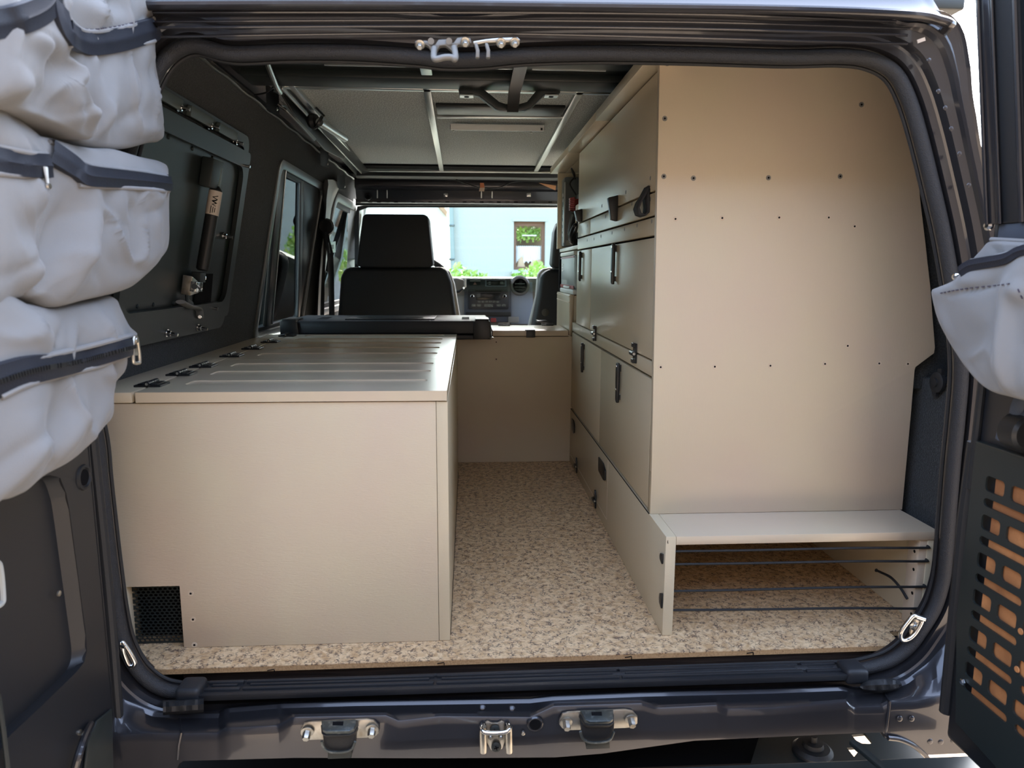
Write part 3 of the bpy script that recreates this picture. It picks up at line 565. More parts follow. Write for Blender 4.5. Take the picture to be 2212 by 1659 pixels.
def plug(px, py, r, par, X=XL, sgn=1):
    c = PX(px, py, X); b = B(); b.lathe(c, (sgn, 0, 0), [(r, 0), (r*.95, .0025), (r*.75, .003), (r*.68, .0005)], 28); mk('grommet', b, rubber, par)
    b = B(); b.lathe(c+V((sgn*.0006, 0, 0)), (sgn, 0, 0), [(r*.62, 0), (r*.62, .0004)], 24); mk('grommet_hole', b, hole, par)
plug(181, 1031, .019, d1); plug(221, 1592, .021, d1)
for x, y in ((126, 1282), (171, 1582)):
    b = B(); b.lathe(PX(x, y, XL-.010 if x < 150 else XL), (1, 0, 0), [(.004, 0), (.004, .002), (.002, .003)], 14); mk('panel_screw', b, zinc, d1)
b = B(); b.tube(cr([PX(160, 1665, XL+.01), PX(170, 1630, XL+.014), PX(182, 1595, XL+.012), PX(196, 1565, XL+.004)], 5), [.0055]*16, 10); mk('hinge_arm', b, paint, d1)
b = B(); b.prism([PX(x, y, XL+.002) for x, y in [(178, 1665), (186, 1600), (205, 1556), (238, 1530), (240, 1665)]], (.004, 0, 0)); mk('hinge_plate', b, powder, d1, bev=.002)
b = B(); b.tube(cr([PX(x, y, XL+.006) for x, y in [(-30, 1560), (-8, 1500), (2, 1540), (10, 1600), (18, 1670)]], 4), .003, 8); mk('lower_cable', b, powder, d1)
b = B(); b.tube(cr([PX(x, y, XL+.004) for x, y in [(-40, 1215), (-6, 1215), (2, 1240), (6, 1290), (4, 1302), (-6, 1310), (-40, 1330)]], 4), .0035, 8); mk('pull_frame', b, greypl, d1, label='light grey pull handle frame')

XR = .752
d2 = E('door_2', loc=(XR, -.35, .1), kind='structure')
hr = PX(2112, 930, XR).y
ledge = PX(2140, 486, XR-.01).z
b = B(); b.box((XR, -.90, -.06), (XR+.045, hr, ledge)); mk('lower_door', b, doorblk, d2, bev=.01, seg=3)
# upper window frame leans inwards with the body side
ut = PY(2110, 0, hr); ub = PY(2130, 482, hr)
def ul(y, z, off=0): return V((ub.x+(ut.x-ub.x)*(z-ub.z)/(ut.z-ub.z)+off, y, z))
for (y0, y1, o0, nm, mt) in [(hr, hr-.022, 0, 'window_frame', paint), (hr-.022, hr-.060, .006, 'glass_channel', rubber), (hr-.060, -.90, .012, 'privacy_glass', display)]:
    b = B(); b.prism([ul(y0, ledge, o0), ul(y1, ledge, o0), ul(y1, 1.20, o0), ul(y0, 1.20, o0)], (.03, 0, 0)); mk(nm, b, mt, d2, bev=.002 if nm != 'privacy_glass' else 0)
for y, r, o0 in ((hr-.004, .0025, -.002), (hr-.024, .002, .002), (hr-.058, .0035, .006), (hr-.085, .002, .012)):
    b = B(); b.tube([ul(y, z, o0) for z in (ledge, .8, 1.0, 1.2)], r, 8); mk('frame_ridge', b, paint, d2)
b = B(); b.tube([(XR-.002, hr-.002, ledge), (XR-.002, hr-.001, .42), (XR-.002, hr, .35)], .006, 10); b.tube([(XR+.002, hr+.006, .42), (XR+.002, hr+.010, .3), (XR+.002, hr+.006, .1), (XR+.002, hr+.004, -.02)], .010, 10); mk('door_seal', b, rubber, d2)
b = B(); b.box((XR-.012, -.90, ledge-.022), (XR-.0005, hr-.012, ledge)); mk('organizer_hanging_strip', b, backing, d2, bev=.002)
c = PX(2137, 487, XR-.014); b = B(); b.lathe(c, (-1, -.2, 0), [(.0075, 0), (.007, .003), (.004, .006), (.001, .0065)], 20); mk('rivet', b, chrome, d2)
b = B(); b.tube([PX(2120, y, XR-.02) for y in (1480, 1495)], .004, 8); 
# perforated steel panel
XM = .740
mp = E('perforated_door_panel', 'black steel panel with rows of rounded slots on the right rear door', 'panel', (XM, -.4, .1))
def ml(px, py): p = PX(px, py, XM); return (p.y, p.z)
TL = ml(2108, 955); BL = ml(2064, 1560); CH = ml(2150, 1655)
Y1 = TL[0]-.0
outer = [(Y1, TL[1]), (Y1-.006, TL[1]+.0), (-.86, TL[1]), (-.86, -.16), (CH[0]-.1, -.12), CH, (BL[0], BL[1]), (Y1, .15)]
c0 = ml(2131, 1027)[0]; z0 = ml(2131, 1026)[1]; holes = []
# the slots: rows of short openings between rows of long ones
for k in range(7):
    zt = z0-k*.0572
    if k < 6 or True:
        for i in range(9):
            ys = c0-i*.0475
            if ys-.036 < -.84: break
            if zt-.022 > CH[1]+.02-(0): holes.append(rr(ys-.036, zt-.0225, ys, zt, .006, 3))
    zl = zt-.0325
    if k < 6:
        y_ = c0+.0
        first = .0
        for i in range(5):
            ys = c0-i*.102
            if ys-.088 < -.84: break
            holes.append(rr(ys-.088, zl-.0125, ys, zl, .006, 3))
holes = [h for h in holes if min(p[1] for p in h) > .02]
b = B(); b.plate(outer, holes, .003, (XM, 0, 0), (0, 1, 0), (0, 0, 1), n=(-1, 0, 0)); mk('slotted_plate', b, powder, mp, smooth=0)
b = B(); b.box((XM-.001, -.86, TL[1]-.001), (XM+.012, Y1, TL[1]+.002)); mk('top_flange', b, powder, mp, bev=.001)
c = PX(2080, 1473, XM-.001); b = B(); b.lathe(c, (-1, 0, 0), [(.0055, 0), (.005, .002), (.003, .0035)], 6); mk('bolt', b, chrome, mp)
for (x, y) in [(2205, 1364), (2197, 1446)]:
    c = PX(x, y, XM-.0005); b = B(); b.lathe(c, (-1, 0, 0), [(.0045, 0), (.004, .001)], 14); mk('round_hole', b, wood, mp)
wb = E('wooden_board', 'orange-brown wooden board stowed behind the slotted door panel', 'board', (XM+.008, -.5, .03))
b = B(); b.box((XM+.0045, -.86, .03), (XM+.0105, c0-.013, TL[1]-.02)); mk('board', b, wood, wb, smooth=0)
sb = E('rolled_strap_bundle', 'dark rolled strap bundle on top of the slotted door panel', 'strap', PX(2190, 930, XM))
b = B(); c = PX(2190, 928, XM-.004); b.lathe(c+V((0, -.03, 0)), (0, 1, 0), [(.02, 0), (.024, .004), (.024, .03), (.02, .034)], 24); mk('roll', b, black, sb)
b = B(); b.tube(cr([PX(x, y, XM-.006) for x, y in [(2160, 950), (2168, 925), (2185, 908), (2215, 900), (2240, 900)]], 5), .008, 10, flat=.5); mk('strap_tail', b, backing, sb)
b = B(); b.tube(cr([PX(x, y, XM-.006) for x, y in [(2196, 905), (2200, 880), (2214, 862), (2240, 850)]], 5), .012, 10, flat=.6); mk('strap_tail', b, backing, sb)

# ================================================================== DOOR ORGANISER BAGS
from mathutils.bvhtree import BVHTree
SURF = []
LIFT = [0]
def PS(px, py, X):
    r = ray(px, py).normalized(); best = None
    for t_ in SURF:
        h = t_.ray_cast(CAM, r)
        if h[0] is not None and (best is None or h[3] < best[1]): best = (h[0], h[3])
    return best[0] if best else PX(px, py, X)
def PSL(pts, X, n):
    q = cr([(p[0], p[1], 0) for p in pts], n); o = [PS(p.x, p.y, X) for p in q]
    for _ in range(2): o = [o[0]]+[(o[i-1]+o[i]*2+o[i+1])/4 for i in range(1, len(o)-1)]+[o[-1]]
    return o
def pocket(name, pts, X, back, parent, creases=(), bulge=.012, inward=1, nring=22, seed=1, amp=.004, label=None, mat=None, seams=True):
    """cloth pocket: outline traced on its front plane, swept back to the door; inward=+1 bulges to +X"""
    dense = []
    P_ = [PX(x, y, X) for x, y in pts]; dense = cr(P_, 7, True)
    # even spacing
    L = [0]
    for i in range(len(dense)): L.append(L[-1]+(dense[(i+1) % len(dense)]-dense[i]).length)
    N = 168; o = []; j = 0
    for k in range(N):
        t = L[-1]*k/N
        while L[j+1] < t: j += 1
        o.append(dense[j].lerp(dense[(j+1) % len(dense)], (t-L[j])/max(1e-9, L[j+1]-L[j])))
    cx = sum((p.y for p in o))/N; cz = sum((p.z for p in o))/N; cen = V((X, cx, cz))
    cr_ = []
    for (x0, y0, x1, y1, d, w) in creases:
        a = PX(x0, y0, X); c = PX(x1, y1, X); cr_.append((a.y, a.z, c.y, c.z, d, w))
    def hgt(y, z, e):
        h = bulge*(1-(1-e)**2.2)
        h += amp*e**.6*(noise.noise(V((y*9, z*9, seed)))*1.2+noise.noise(V((y*22+3, z*16, seed+5)))*.55)
        h += amp*1.1*min(1, e*1.6)*(max(0, 1-abs(noise.noise(V((y*11+z*5, z*7-y*3, seed+9))))*5)**2*.9-max(0, 1-abs(noise.noise(V((y*8-z*6, z*9+2, seed+17))))*5)**2*.7)
        for (ay, az, by, bz, d, w) in cr_:
            vy, vz = by-ay, bz-az; l2 = vy*vy+vz*vz; t = max(0, min(1, ((y-ay)*vy+(z-az)*vz)/l2)); q = math.hypot(y-ay-vy*t, z-az-vz*t)
            h += d*math.exp(-(q/w)**2)*min(1, e*5)*(.35+.65*math.sin(PI*min(1, max(.0, t))) if 0 < t < 1 else .35)
        return h
    rows = []
    rows.append([V((back, p.y+(cx-p.y)*.02, p.z+(cz-p.z)*.02)) for p in o])
    rows.append([V((back+(X-back)*.6, p.y+(cx-p.y)*-.0, p.z)) for p in o])
    rows.append([V((X-inward*.004, p.y, p.z)) for p in o])
    for r in range(1, nring+1):
        s = (r/nring)**1.15*.98; e = s
        row = []
        for p in o:
            y = p.y+(cx-p.y)*s; z = p.z+(cz-p.z)*s
            row.append(V((X+inward*hgt(y, z, min(1, s*1.6)), y, z)))
        rows.append(row)
    b = B(); g = b.grid(rows, closed_v=True)
    c = b.bm.verts.new(sum((v.co for v in g[-1]), V())/len(g[-1]))
    for i in range(len(g[-1])): b.bm.faces.new((g[-1][i], g[-1][(i+1) % len(g[-1])], c))
    b.bm.normal_update(); SURF.append(BVHTree.FromBMesh(b.bm))
    return mk(name, b, mat or fab, parent, smooth=180, label=label)
def ribbon(name, pts, X, w, parent, mat, out=.003, inward=1, lift=0, n=6, label=None, thick=.006):
    """flat tape following a traced line, w may vary along it"""
    P_ = [p+V((inward*.0048, 0, 0)) for p in PSL(pts, X, n)]
    rows = []
    m = len(P_)
    for i, p in enumerate(P_):
        t = (P_[min(i+1, m-1)]-P_[max(i-1, 0)]).normalized(); s = V((inward, 0, 0)).cross(t).normalized()
        ww = w if not isinstance(w, (list, tuple)) else w[0]+(w[1]-w[0])*i/(m-1)
        rows.append([p-s*ww-V((inward*thick, 0, 0)), p-s*ww*.92, p-s*ww*.2+V((inward*.0006, 0, 0)), p+V((inward*.0018, 0, 0)), p+s*ww*.2+V((inward*.0006, 0, 0)), p+s*ww*.92, p+s*ww-V((inward*thick, 0, 0))])
    b = B(); b.grid(rows); return mk(name, b, mat, parent, smooth=50, label=label)
def piping(pts, X, r, parent, mat, name='seam_edge', out=.003, inward=1):
    b = B(); b.tube([p+V((inward*.001, 0, 0)) for p in PSL(pts, X, 6)], r, 8); return mk(name, b, mat, parent)
def stitches(pts, X, parent, out=.0045, inward=1, step=.0075):
    P_ = [p+V((inward*.0012, 0, 0)) for p in PSL(pts, X, 12)]; b = B(); acc = 0
    for a, c in zip(P_, P_[1:]):
        acc += (c-a).length
        if acc > step*.5:
            t = (c-a).normalized(); b.obox(c, t, V((1, 0, 0)).cross(t), (1, 0, 0), step*.3, .0006, .0005); acc = -step*.5
    o = mk('stitch_row', b, stitch, parent, smooth=0); return tag(o, kind='stuff')

XB = -.445; XK = XL+.006
bag = E('door_organizer_bag', 'light grey five-pocket organiser bag hanging on the opened left rear door', 'bag', (XK, -.5, .6))
b = B(); b.box((XK-.004, -.86, .42), (XK, hy-.03, 1.06)); mk('backing_cloth', b, backing, bag)
pocket('pocket', [(-60, 640), (60, 655), (120, 664), (200, 652), (247, 640), (262, 668), (280, 702), (297, 718), (294, 728), (272, 742), (274, 775), (268, 800), (246, 835), (246, 895), (225, 925), (190, 965), (145, 1003), (92, 1032), (45, 1070), (0, 1082), (-60, 1090)], XB, XK, bag,
       creases=[(150, 700, 130, 780, -.006, .02), (200, 690, 250, 800, .006, .018), (110, 830, 80, 980, -.014, .022), (150, 880, 90, 1010, .010, .016), (215, 860, 150, 1000, .007, .014), (20, 880, 40, 1040, .010, .02), (90, 985, 85, 1030, -.008, .008), (60, 700, 40, 760, .006, .02)], bulge=.020, seed=3, amp=.007, label='largest lower pocket with a curved zipper and pull tab')
pocket('pocket', [(62, 300), (105, 296), (160, 312), (205, 320), (250, 322), (305, 338), (357, 352), (364, 382), (365, 440), (364, 528), (345, 562), (320, 590), (285, 620), (250, 634), (190, 648), (120, 664), (88, 645), (62, 634), (58, 560), (66, 480), (70, 400)], XB+.008, XK, bag,
       creases=[(120, 440, 75, 620, -.016, .014), (165, 430, 125, 640, .012, .012), (215, 460, 200, 560, .005, .02), (300, 420, 310, 520, .006, .018), (240, 430, 260, 470, -.006, .01), (340, 540, 240, 620, .007, .02), (180, 560, 300, 600, -.005, .02), (66, 560, 80, 640, -.010, .012)], bulge=.022, seed=8, amp=.006, label='middle right pocket with a wide dark zipper')
pocket('pocket', [(-60, 215), (20, 244), (60, 270), (98, 305), (102, 350), (92, 400), (72, 470), (62, 560), (60, 632), (20, 650), (-60, 665)], XB, XK, bag,
       creases=[(60, 390, 20, 470, .007, .016), (40, 480, 0, 520, -.008, .02), (20, 540, 60, 620, .008, .02), (80, 380, 60, 430, -.006, .01)], bulge=.016, seed=12, amp=.007)
pocket('pocket', [(112, -60), (330, -60), (327, 0), (332, 25), (330, 50), (338, 75), (333, 110), (338, 165), (346, 230), (354, 298), (320, 310), (270, 322), (210, 320), (170, 300), (150, 250), (135, 160), (118, 60)], XB+.002, XK, bag,
       creases=[(215, 210, 195, 300, .010, .012), (330, 130, 285, 175, -.008, .014), (300, 120, 260, 240, .006, .025), (260, 185, 240, 290, -.006, .02), (180, 205, 190, 290, -.012, .008), (270, 280, 345, 290, .008, .014), (150, 10, 225, 40, .008, .014), (185, -10, 250, 15, -.006, .01)], bulge=.016, seed=21, amp=.007)
pocket('pocket', [(-60, -60), (112, -60), (118, 20), (122, 70), (130, 112), (160, 138), (184, 160), (178, 185), (165, 205), (178, 232), (205, 262), (213, 285), (196, 302), (165, 292), (120, 268), (60, 245), (0, 228), (-60, 200)], XB+.024, XK, bag,
       creases=[(0, 60, 120, 115, .012, .014), (15, 150, 5, 225, .012, .016), (60, 130, 150, 165, -.010, .02), (130, 230, 190, 250, .010, .014), (40, 200, 140, 230, -.008, .016), (150, 215, 175, 285, -.010, .009), (100, 60, 125, 110, .008, .012), (180, 160, 120, 190, .008, .012)], bulge=.018, seed=30, amp=.008)
z = ribbon('zipper', [(-60, 845), (0, 820), (60, 800), (150, 783), (220, 765), (286, 748)], XB+.014, [.0175, .0105], bag, navy)
rgr = random.Random(3)
tz = B(); zp = [p+V((.0068, 0, 0)) for p in PSL([(-20, 826), (60, 800), (150, 783), (220, 765), (282, 748)], XB, 30)]
acc = 0
for a, c in zip(zp, zp[1:]):
    acc += (c-a).length
    if acc > .0028: tz.obox(c, (c-a), V((1, 0, 0)).cross(c-a), (1, 0, 0), .0009, .0024, .0008); acc = 0
o = mk('zipper_teeth', tz, black, z, smooth=0); o.parent = z; o.location = WLOC[o.name]-WLOC[z.name]; tag(o, kind='stuff')
piping([(-40, 808), (0, 793), (60, 778), (140, 760), (215, 742), (284, 724)], XB+.013, .0032, bag, fab); stitches([(0, 797), (60, 783), (140, 765), (215, 747), (284, 729)], XB+.0145, bag)
piping([(0, 858), (60, 830), (150, 806), (220, 788), (278, 766)], XB+.013, .0030, bag, fab); stitches([(0, 850), (60, 824), (150, 800), (220, 782), (278, 761)], XB+.0145, bag)
b = B(); b.tube(cr([PS(291, 745, XB)*0+PX(x, y, PS(284, 748, XB).x+.006) for x, y in [(289, 733), (296, 733), (302, 778), (298, 784), (292, 784), (288, 778)]], 5, True), .0022, 8, closed=True)
b.prism([PX(x, y, PS(284, 748, XB).x+.0045) for x, y in [(290, 744), (297, 744), (300, 768), (288, 768)]], (.0022, 0, 0)); mk('zipper_pull', b, zinc, bag, label='zinc zipper pull tab')
b = B(); b.lathe(PX(289, 735, PS(284, 748, XB).x+.004), (1, 0, 0), [(.005, 0), (.005, .003), (.003, .005)], 16); mk('zipper_slider', b, zinc, bag)
ribbon('zipper', [(104, 325), (130, 342), (160, 362), (180, 378), (215, 383), (290, 389), (364, 397)], XB+.022, [.014, .0105], bag, navy)
stitches([(175, 362), (215, 360), (290, 368), (360, 378)], XB+.024, bag); stitches([(180, 398), (230, 402), (300, 405), (362, 411)], XB+.024, bag)
piping([(168, 400), (230, 404), (300, 407), (363, 413)], XB+.020, .0026, bag, fab); piping([(104, 306), (140, 322), (178, 352), (230, 362), (300, 370), (358, 381)], XB+.021, .0026, bag, fab)
ribbon('zipper', [(-60, 335), (0, 348), (50, 356), (102, 358)], XB+.014, .0125, bag, navy)
piping([(-40, 372), (0, 375), (60, 380), (100, 372)], XB+.012, .0026, bag, fab); piping([(-40, 310), (0, 318), (60, 330), (100, 334)], XB+.012, .0026, bag, fab)
b = B(); q_ = PS(94, 362, XB).x+.008; b.tube([PX(97, 362, q_), PX(103, 398, q_+.003)], [.0028, .0014], 8); b.lathe(PX(104, 402, q_+.003), (1, 0, 0), [(.0035, 0), (.003, .002)], 12); mk('zipper_pull', b, zinc, bag)
ribbon('zipper', [(124, 10), (132, 45), (150, 75), (185, 92), (240, 88), (290, 76), (336, 62)], XB+.016, [.013, .0150], bag, navy)
piping([(134, 0), (142, 30), (170, 62), (205, 68), (260, 60), (300, 50), (332, 40)], XB+.014, .0026, bag, fab); piping([(150, 98), (185, 110), (240, 106), (290, 98), (333, 88)], XB+.014, .0026, bag, fab); stitches([(180, 62), (205, 63), (260, 55), (300, 45), (330, 36)], XB+.0165, bag)
ribbon('zipper', [(-60, 58), (0, 50), (50, 38), (95, 15), (118, -20)], XB+.036, .0125, bag, navy)
piping([(-40, 34), (0, 28), (50, 12), (88, -14)], XB+.034, .0026, bag, fab)

XF = .655
bg2 = E('door_organizer_bag', 'light grey organiser bag with dark zipper on the opened right rear door', 'bag', (XR-.01, -.4, .4))
pocket('pocket', [(2095, 566), (2062, 602), (2022, 620), (2010, 626), (2012, 646), (2024, 690), (2048, 738), (2088, 800), (2130, 842), (2180, 858), (2215, 867), (2300, 885), (2330, 700), (2320, 520), (2215, 530), (2160, 545)], XF, XR-.012, bg2,
       creases=[(2188, 615, 2186, 860, .012, .010), (2200, 620, 2240, 640, .010, .012), (2030, 625, 2130, 600, .006, .014), (2060, 640, 2185, 610, -.003, .004), (2150, 700, 2100, 780, -.006, .03), (2030, 650, 2060, 740, .004, .012)], bulge=.010, inward=-1, seed=40, amp=.004, label='pocket with a stitched seam')
pocket('pocket_flap', [(2098, 566), (2118, 540), (2142, 520), (2215, 521), (2320, 526), (2330, 540), (2215, 548), (2175, 556), (2130, 566)], XF+.030, XR-.012, bg2, bulge=.006, inward=-1, seed=44, amp=.002)
ribbon('zipper', [(2080, 588), (2100, 574), (2140, 566), (2180, 558), (2215, 540), (2300, 530)], XF+.012, [.009, .006], bg2, navy, inward=-1)
piping([(2098, 562), (2140, 558), (2175, 548), (2215, 528)], XF+.020, .0022, bg2, fab, inward=-1); stitches([(2030, 634), (2060, 628), (2100, 622), (2150, 617), (2186, 612)], XF-.004, bg2, inward=-1); stitches([(2200, 622), (2206, 636), (2214, 652)], XF-.012, bg2, inward=-1)
b = B(); b.tube([PX(2141, 517, XF+.03), PX(2215, 521, XF+.03), PX(2300, 524, XF+.03)], .0028, 8); mk('seam_edge', b, fab, bg2)
b = B(); b.lathe(PX(2066, 598, XF-.001), (-1, -.5, 0), [(.0045, 0), (.0045, .003), (.002, .005)], 14); mk('zipper_slider', b, chrome, bg2)

# ================================================================== LEFT STORAGE BOX
bx = E('storage_box', 'beige painted wooden storage box with hinged grooved lids along the left side', 'storage box', (-.35, .5, 0))
xs_ = PY(943, 1000, 0).x; xr = -.0365
vx0, vx1 = PY(286, 1300, 0).x, PY(393, 1340, 0).x; vz = PY(340, 1267, 0).z
wx = -.652
b = B(); b.plate([(wx, .0005), (vx0-.010, .0005), (vx0-.010, vz), (vx1, vz), (vx1, .0005), (xs_, .0005), (xs_, .4455), (wx, .4455)], [], .014, n=(0, -1, 0)); mk('front_panel', b, beige_f, bx, bev=.0006)
b = B(); b.box((xs_+.0006, 0, .0005), (xr, 1.095, .4455)); mk('side_panel', b, beige_s, bx, bev=.0012)
b = B(); b.box((vx0-.018, .0015, .0005), (vx0-.0085, .04, vz+.002)); mk('vent_cheek', b, beige_s, bx, bev=.002)
b = B(); b.box((wx, .015, .43), (xs_, 1.09, .4455)); b.box((wx, 1.08, .0005), (xs_, 1.094, .445)); mk('carcass', b, beige_s, bx, smooth=0)
b = B(); b.box((vx0-.012, .05, .0005), (vx1+.02, .055, vz+.02)); mk('vent_back', b, hole, bx, smooth=0)
holes = []; pw, ph = .0085, .0058
for r in range(int((vz-.004)/ph)):
    for c_ in range(int((vx1-vx0+.008)/pw)):
        x = vx0-.006+c_*pw+(pw/2 if r % 2 else 0); zc = .006+r*ph
        if x+.0035 < vx1+.002: holes.append([(x-.0036, zc), (x-.0018, zc+.0023), (x+.0018, zc+.0023), (x+.0036, zc), (x+.0018, zc-.0023), (x-.0018, zc-.0023)])
b = B(); b.plate([(vx0-.012, .0006), (vx1+.006, .0006), (vx1+.006, vz+.004), (vx0-.012, vz+.004)], holes, .0012, (0, .019, 0), n=(0, -1, 0)); tag(mk('vent_grille', b, powder, bx, smooth=0, label='black perforated metal grille in the vent opening'), kind='stuff')
b = B(); b.box((wx-.004, -.002, .4470), (-.5665, 1.098, .4650)); mk('fixed_top_strip', b, beige_t, bx, bev=.0012)
def lid(y0, y1, slots):
    hl = []
    for (ya, yb) in slots:
        pts = rr(-.512, ya, -.078, yb, .010, 3); hl.append(pts)
    b = B(); b.plate(rr(-.5605, y0, xr-.001, y1, .0015, 2), hl, .0025, (0, 0, .465), (1, 0, 0), (0, 1, 0), n=(0, 0, 1))
    b.plate(rr(-.5605, y0, xr-.001, y1, .0015, 2), [], .0150, (0, 0, .4625), (1, 0, 0), (0, 1, 0), n=(0, 0, 1))
    return mk('lid', b, beige_t, bx, bev=0, smooth=20)
b1 = lid(-.003, .4442, [(.080, .130), (.204, .258), (.326, .380)])
b1 = lid(.4462, 1.096, [(.521, .578), (.650, .712), (.782, .836), (.905, .955), (1.030, 1.085)])
# hinges across the gap
hx = (-.5665-.5605)/2
def hinge_mesh(L=.046, Wd=.042):
    b = B()
    for s in (-1, 1):
        b.prism([(s*.003, -Wd/2, 0), (s*L/2, -Wd/2, 0), (s*L/2, Wd/2, 0), (s*.003, Wd/2, 0)], (0, 0, .0035))
        b.prism([(s*.006, -Wd/2+.001, .0035), (s*(L/2-.006), -Wd/2+.003, .0035), (s*(L/2-.006), Wd/2-.003, .0035), (s*.006, Wd/2-.001, .0035)], (0, 0, .002))
    for k in range(4): b.cyl((0, -Wd/2+Wd*k/4+.0004, .0055), (0, -Wd/2+Wd*(k+1)/4-.0004, .0055), .0048, 14)
    b.obox((0, 0, .001), (1, 0, 0), (0, 1, 0), (0, 0, 1), .004, Wd/2-.001, .001)
    return b
hsrc = None
for i, (px, py) in enumerate([(344, 829), (411, 806), (462, 789), (520, 767), (566, 751), (608, 737), (640, 724)]):
    y = PZ(px, py, .468).y
    if hsrc is None:
        b = hinge_mesh(); bmesh.ops.translate(b.bm, verts=b.bm.verts, vec=V((hx, y, .4652))); hsrc = mk('hinge', b, black, bx, bev=.0005, seg=1)
        b = B(); b.cyl((hx, y-.0225, .4707), (hx, y-.0205, .4707), .0026, 14); pin = mk('hinge_pin', b, chrome, hsrc)
        h0 = V((hx, y, 0))
    else: copytree(hsrc, V((0, y-h0.y, 0)), bx, [pin])
def screw(c, ax, parent, r=.0042):
    b = B(); b.lathe(c, ax, [(r, 0), (r*.9, .0003), (r*.62, -.0006), (r*.3, -.0006)], 16); return b
def screws(lst, ax, parent, pf, paintm, r=.0040):
    src = None
    for (x, y) in lst:
        c = pf(x, y)
        if src is None:
            b = B(); a = V(ax); b.lathe(c, ax, [(r*1.25, 0), (r*1.2, .0005), (r*.95, .0004)], 18); src = mk('screw', b, paintm, parent)
            b = B(); b.lathe(c+a*.0005, ax, [(r*.55, 0), (r*.55, .0003)], 6); ss = mk('screw_socket', b, hole, src); c0_ = V(c)
        else: copytree(src, c-c0_, parent, [ss])
screws([(412, 1282), (417, 1338), (420, 1393)], (0, -1, 0), bx, lambda x, y: PY(x, y, -.0002), beige_e)
c = PX(990, 1103, xr+.0); b = B(); b.lathe((xr, c.y, c.z), (1, 0, 0), [(.038, 0), (.038, .003), (.034, .006), (.022, .007)], 32); mk('round_vent_cap', b, black, bx, label='round black vent cap on the aisle side')
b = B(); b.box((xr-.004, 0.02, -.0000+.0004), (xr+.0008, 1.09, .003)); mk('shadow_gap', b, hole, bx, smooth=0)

# ================================================================== CROSS CABINET behind the aisle
cc = E('cross_cabinet', 'beige low cabinet across the far end of the aisle with pale hinged lid', 'cabinet', (.15, 1.3, 0))
b = B(); b.box((-.65, 1.222, .0005), (.372, 1.236, .4445)); mk('front_panel', b, beige_p, cc, bev=.0008)
b = B(); b.box((-.62, 1.236, .0005), (.355, 1.46, .44)); mk('carcass', b, beige_p, cc, smooth=0)
lx1 = PY(1228, 714, 1.215).x
b = B(); b.box((.083, 1.214, .4475), (lx1, 1.455, .4665)); mk('lid', b, beige_t, cc, bev=.0012)
b = B(); b.box((lx1+.001, 1.225, .4447), (.355, 1.455, .4475)); mk('lid_rest', b, beige_t, cc, bev=.0005)
a = PY(1137, 714, 1.212); d = PY(1156, 727, 1.212)
b = B(); b.box((a.x, 1.208, d.z-.003), (d.x, 1.2138, .4668)); b.box((a.x-.004, 1.208, .4667), (d.x, 1.235, .4695)); mk('lid_latch', b, black, cc, bev=.001)
for px in (1083, 1170):
    c = PZ(px, 694, .468); b = B(); b.box((c.x-.022, 1.425, .4667), (c.x+.022, 1.455, .4705)); b.cyl((c.x-.022, 1.44, .4715), (c.x+.022, 1.44, .4715), .004, 12); mk('lid_hinge', b, black, cc, bev=.0006)
screws([(1072, 739), (1072, 776)], (0, -1, 0), cc, lambda x, y: PY(x, y, 1.2215), beige_e)

# ================================================================== BLACK TRANSPORT CASE
tc = E('transport_case', 'long flat black plastic case with clipped corners lying across behind the storage box', 'case', (-.27, 1.3, .4455))
x0, x1 = -.606, .078
def cs(z, i): return [(x0+i, 1.16+i, z), (x1-i, 1.16+i, z), (x1-i, 1.42-i, z), (x0+i, 1.42-i, z)]
b = B(); b.box((x0, 1.102, .4464), (x1, 1.42, .462)); mk('case_base', b, blackm, tc, bev=.006)
b = B(); b.prism([(x0+.004, 1.104, .466), (x0+.004, 1.104, .494), (x0+.018, 1.104, .507), (x1-.016, 1.104, .507), (x1-.004, 1.104, .494), (x1-.004, 1.104, .466)], (0, .31, 0)); mk('case_lid', b, blackm, tc, bev=.003)
for xx in (x0+.004, x1-.062):
    b = B(); b.prism([(xx, 1.098, .4475), (xx, 1.098, .5045), (xx+.012, 1.098, .5115), (xx+.048, 1.098, .5115), (xx+.056, 1.098, .503), (xx+.060, 1.098, .4475)], (0, .03, 0)); b.box((xx+.006, 1.10, .5073), (xx+.052, 1.20, .5135)); mk('corner_guard', b, black, tc, bev=.003)
b = B(); b.box((x0+.20, 1.16, .5072), (x1-.19, 1.34, .5105)); mk('raised_lid_field', b, black, tc, bev=.002)
for xx in (x0+.26, x1-.26):
    b = B(); b.lathe((xx, 1.22, .5106), (0, 0, 1), [(.03, 0), (.03, .001), (.024, .0015), (.022, .0005)], 24); mk('round_emboss', b, black, tc)
b = B(); b.box((x0+.10, 1.2, .5072), (x0+.135, 1.30, .5078)); mk('lid_recess', b, hole, tc, smooth=0)
b = B(); b.box((x1-.10, 1.18, .5072), (x1-.075, 1.30, .5078)); mk('lid_recess', b, hole, tc, smooth=0)
b = B(); b.lathe(PY(1061, 729, 1.10), (0, 0, 1), [(.007, -.003), (.008, .0), (.005, .002)], 14); mk('foot', b, chrome, tc)

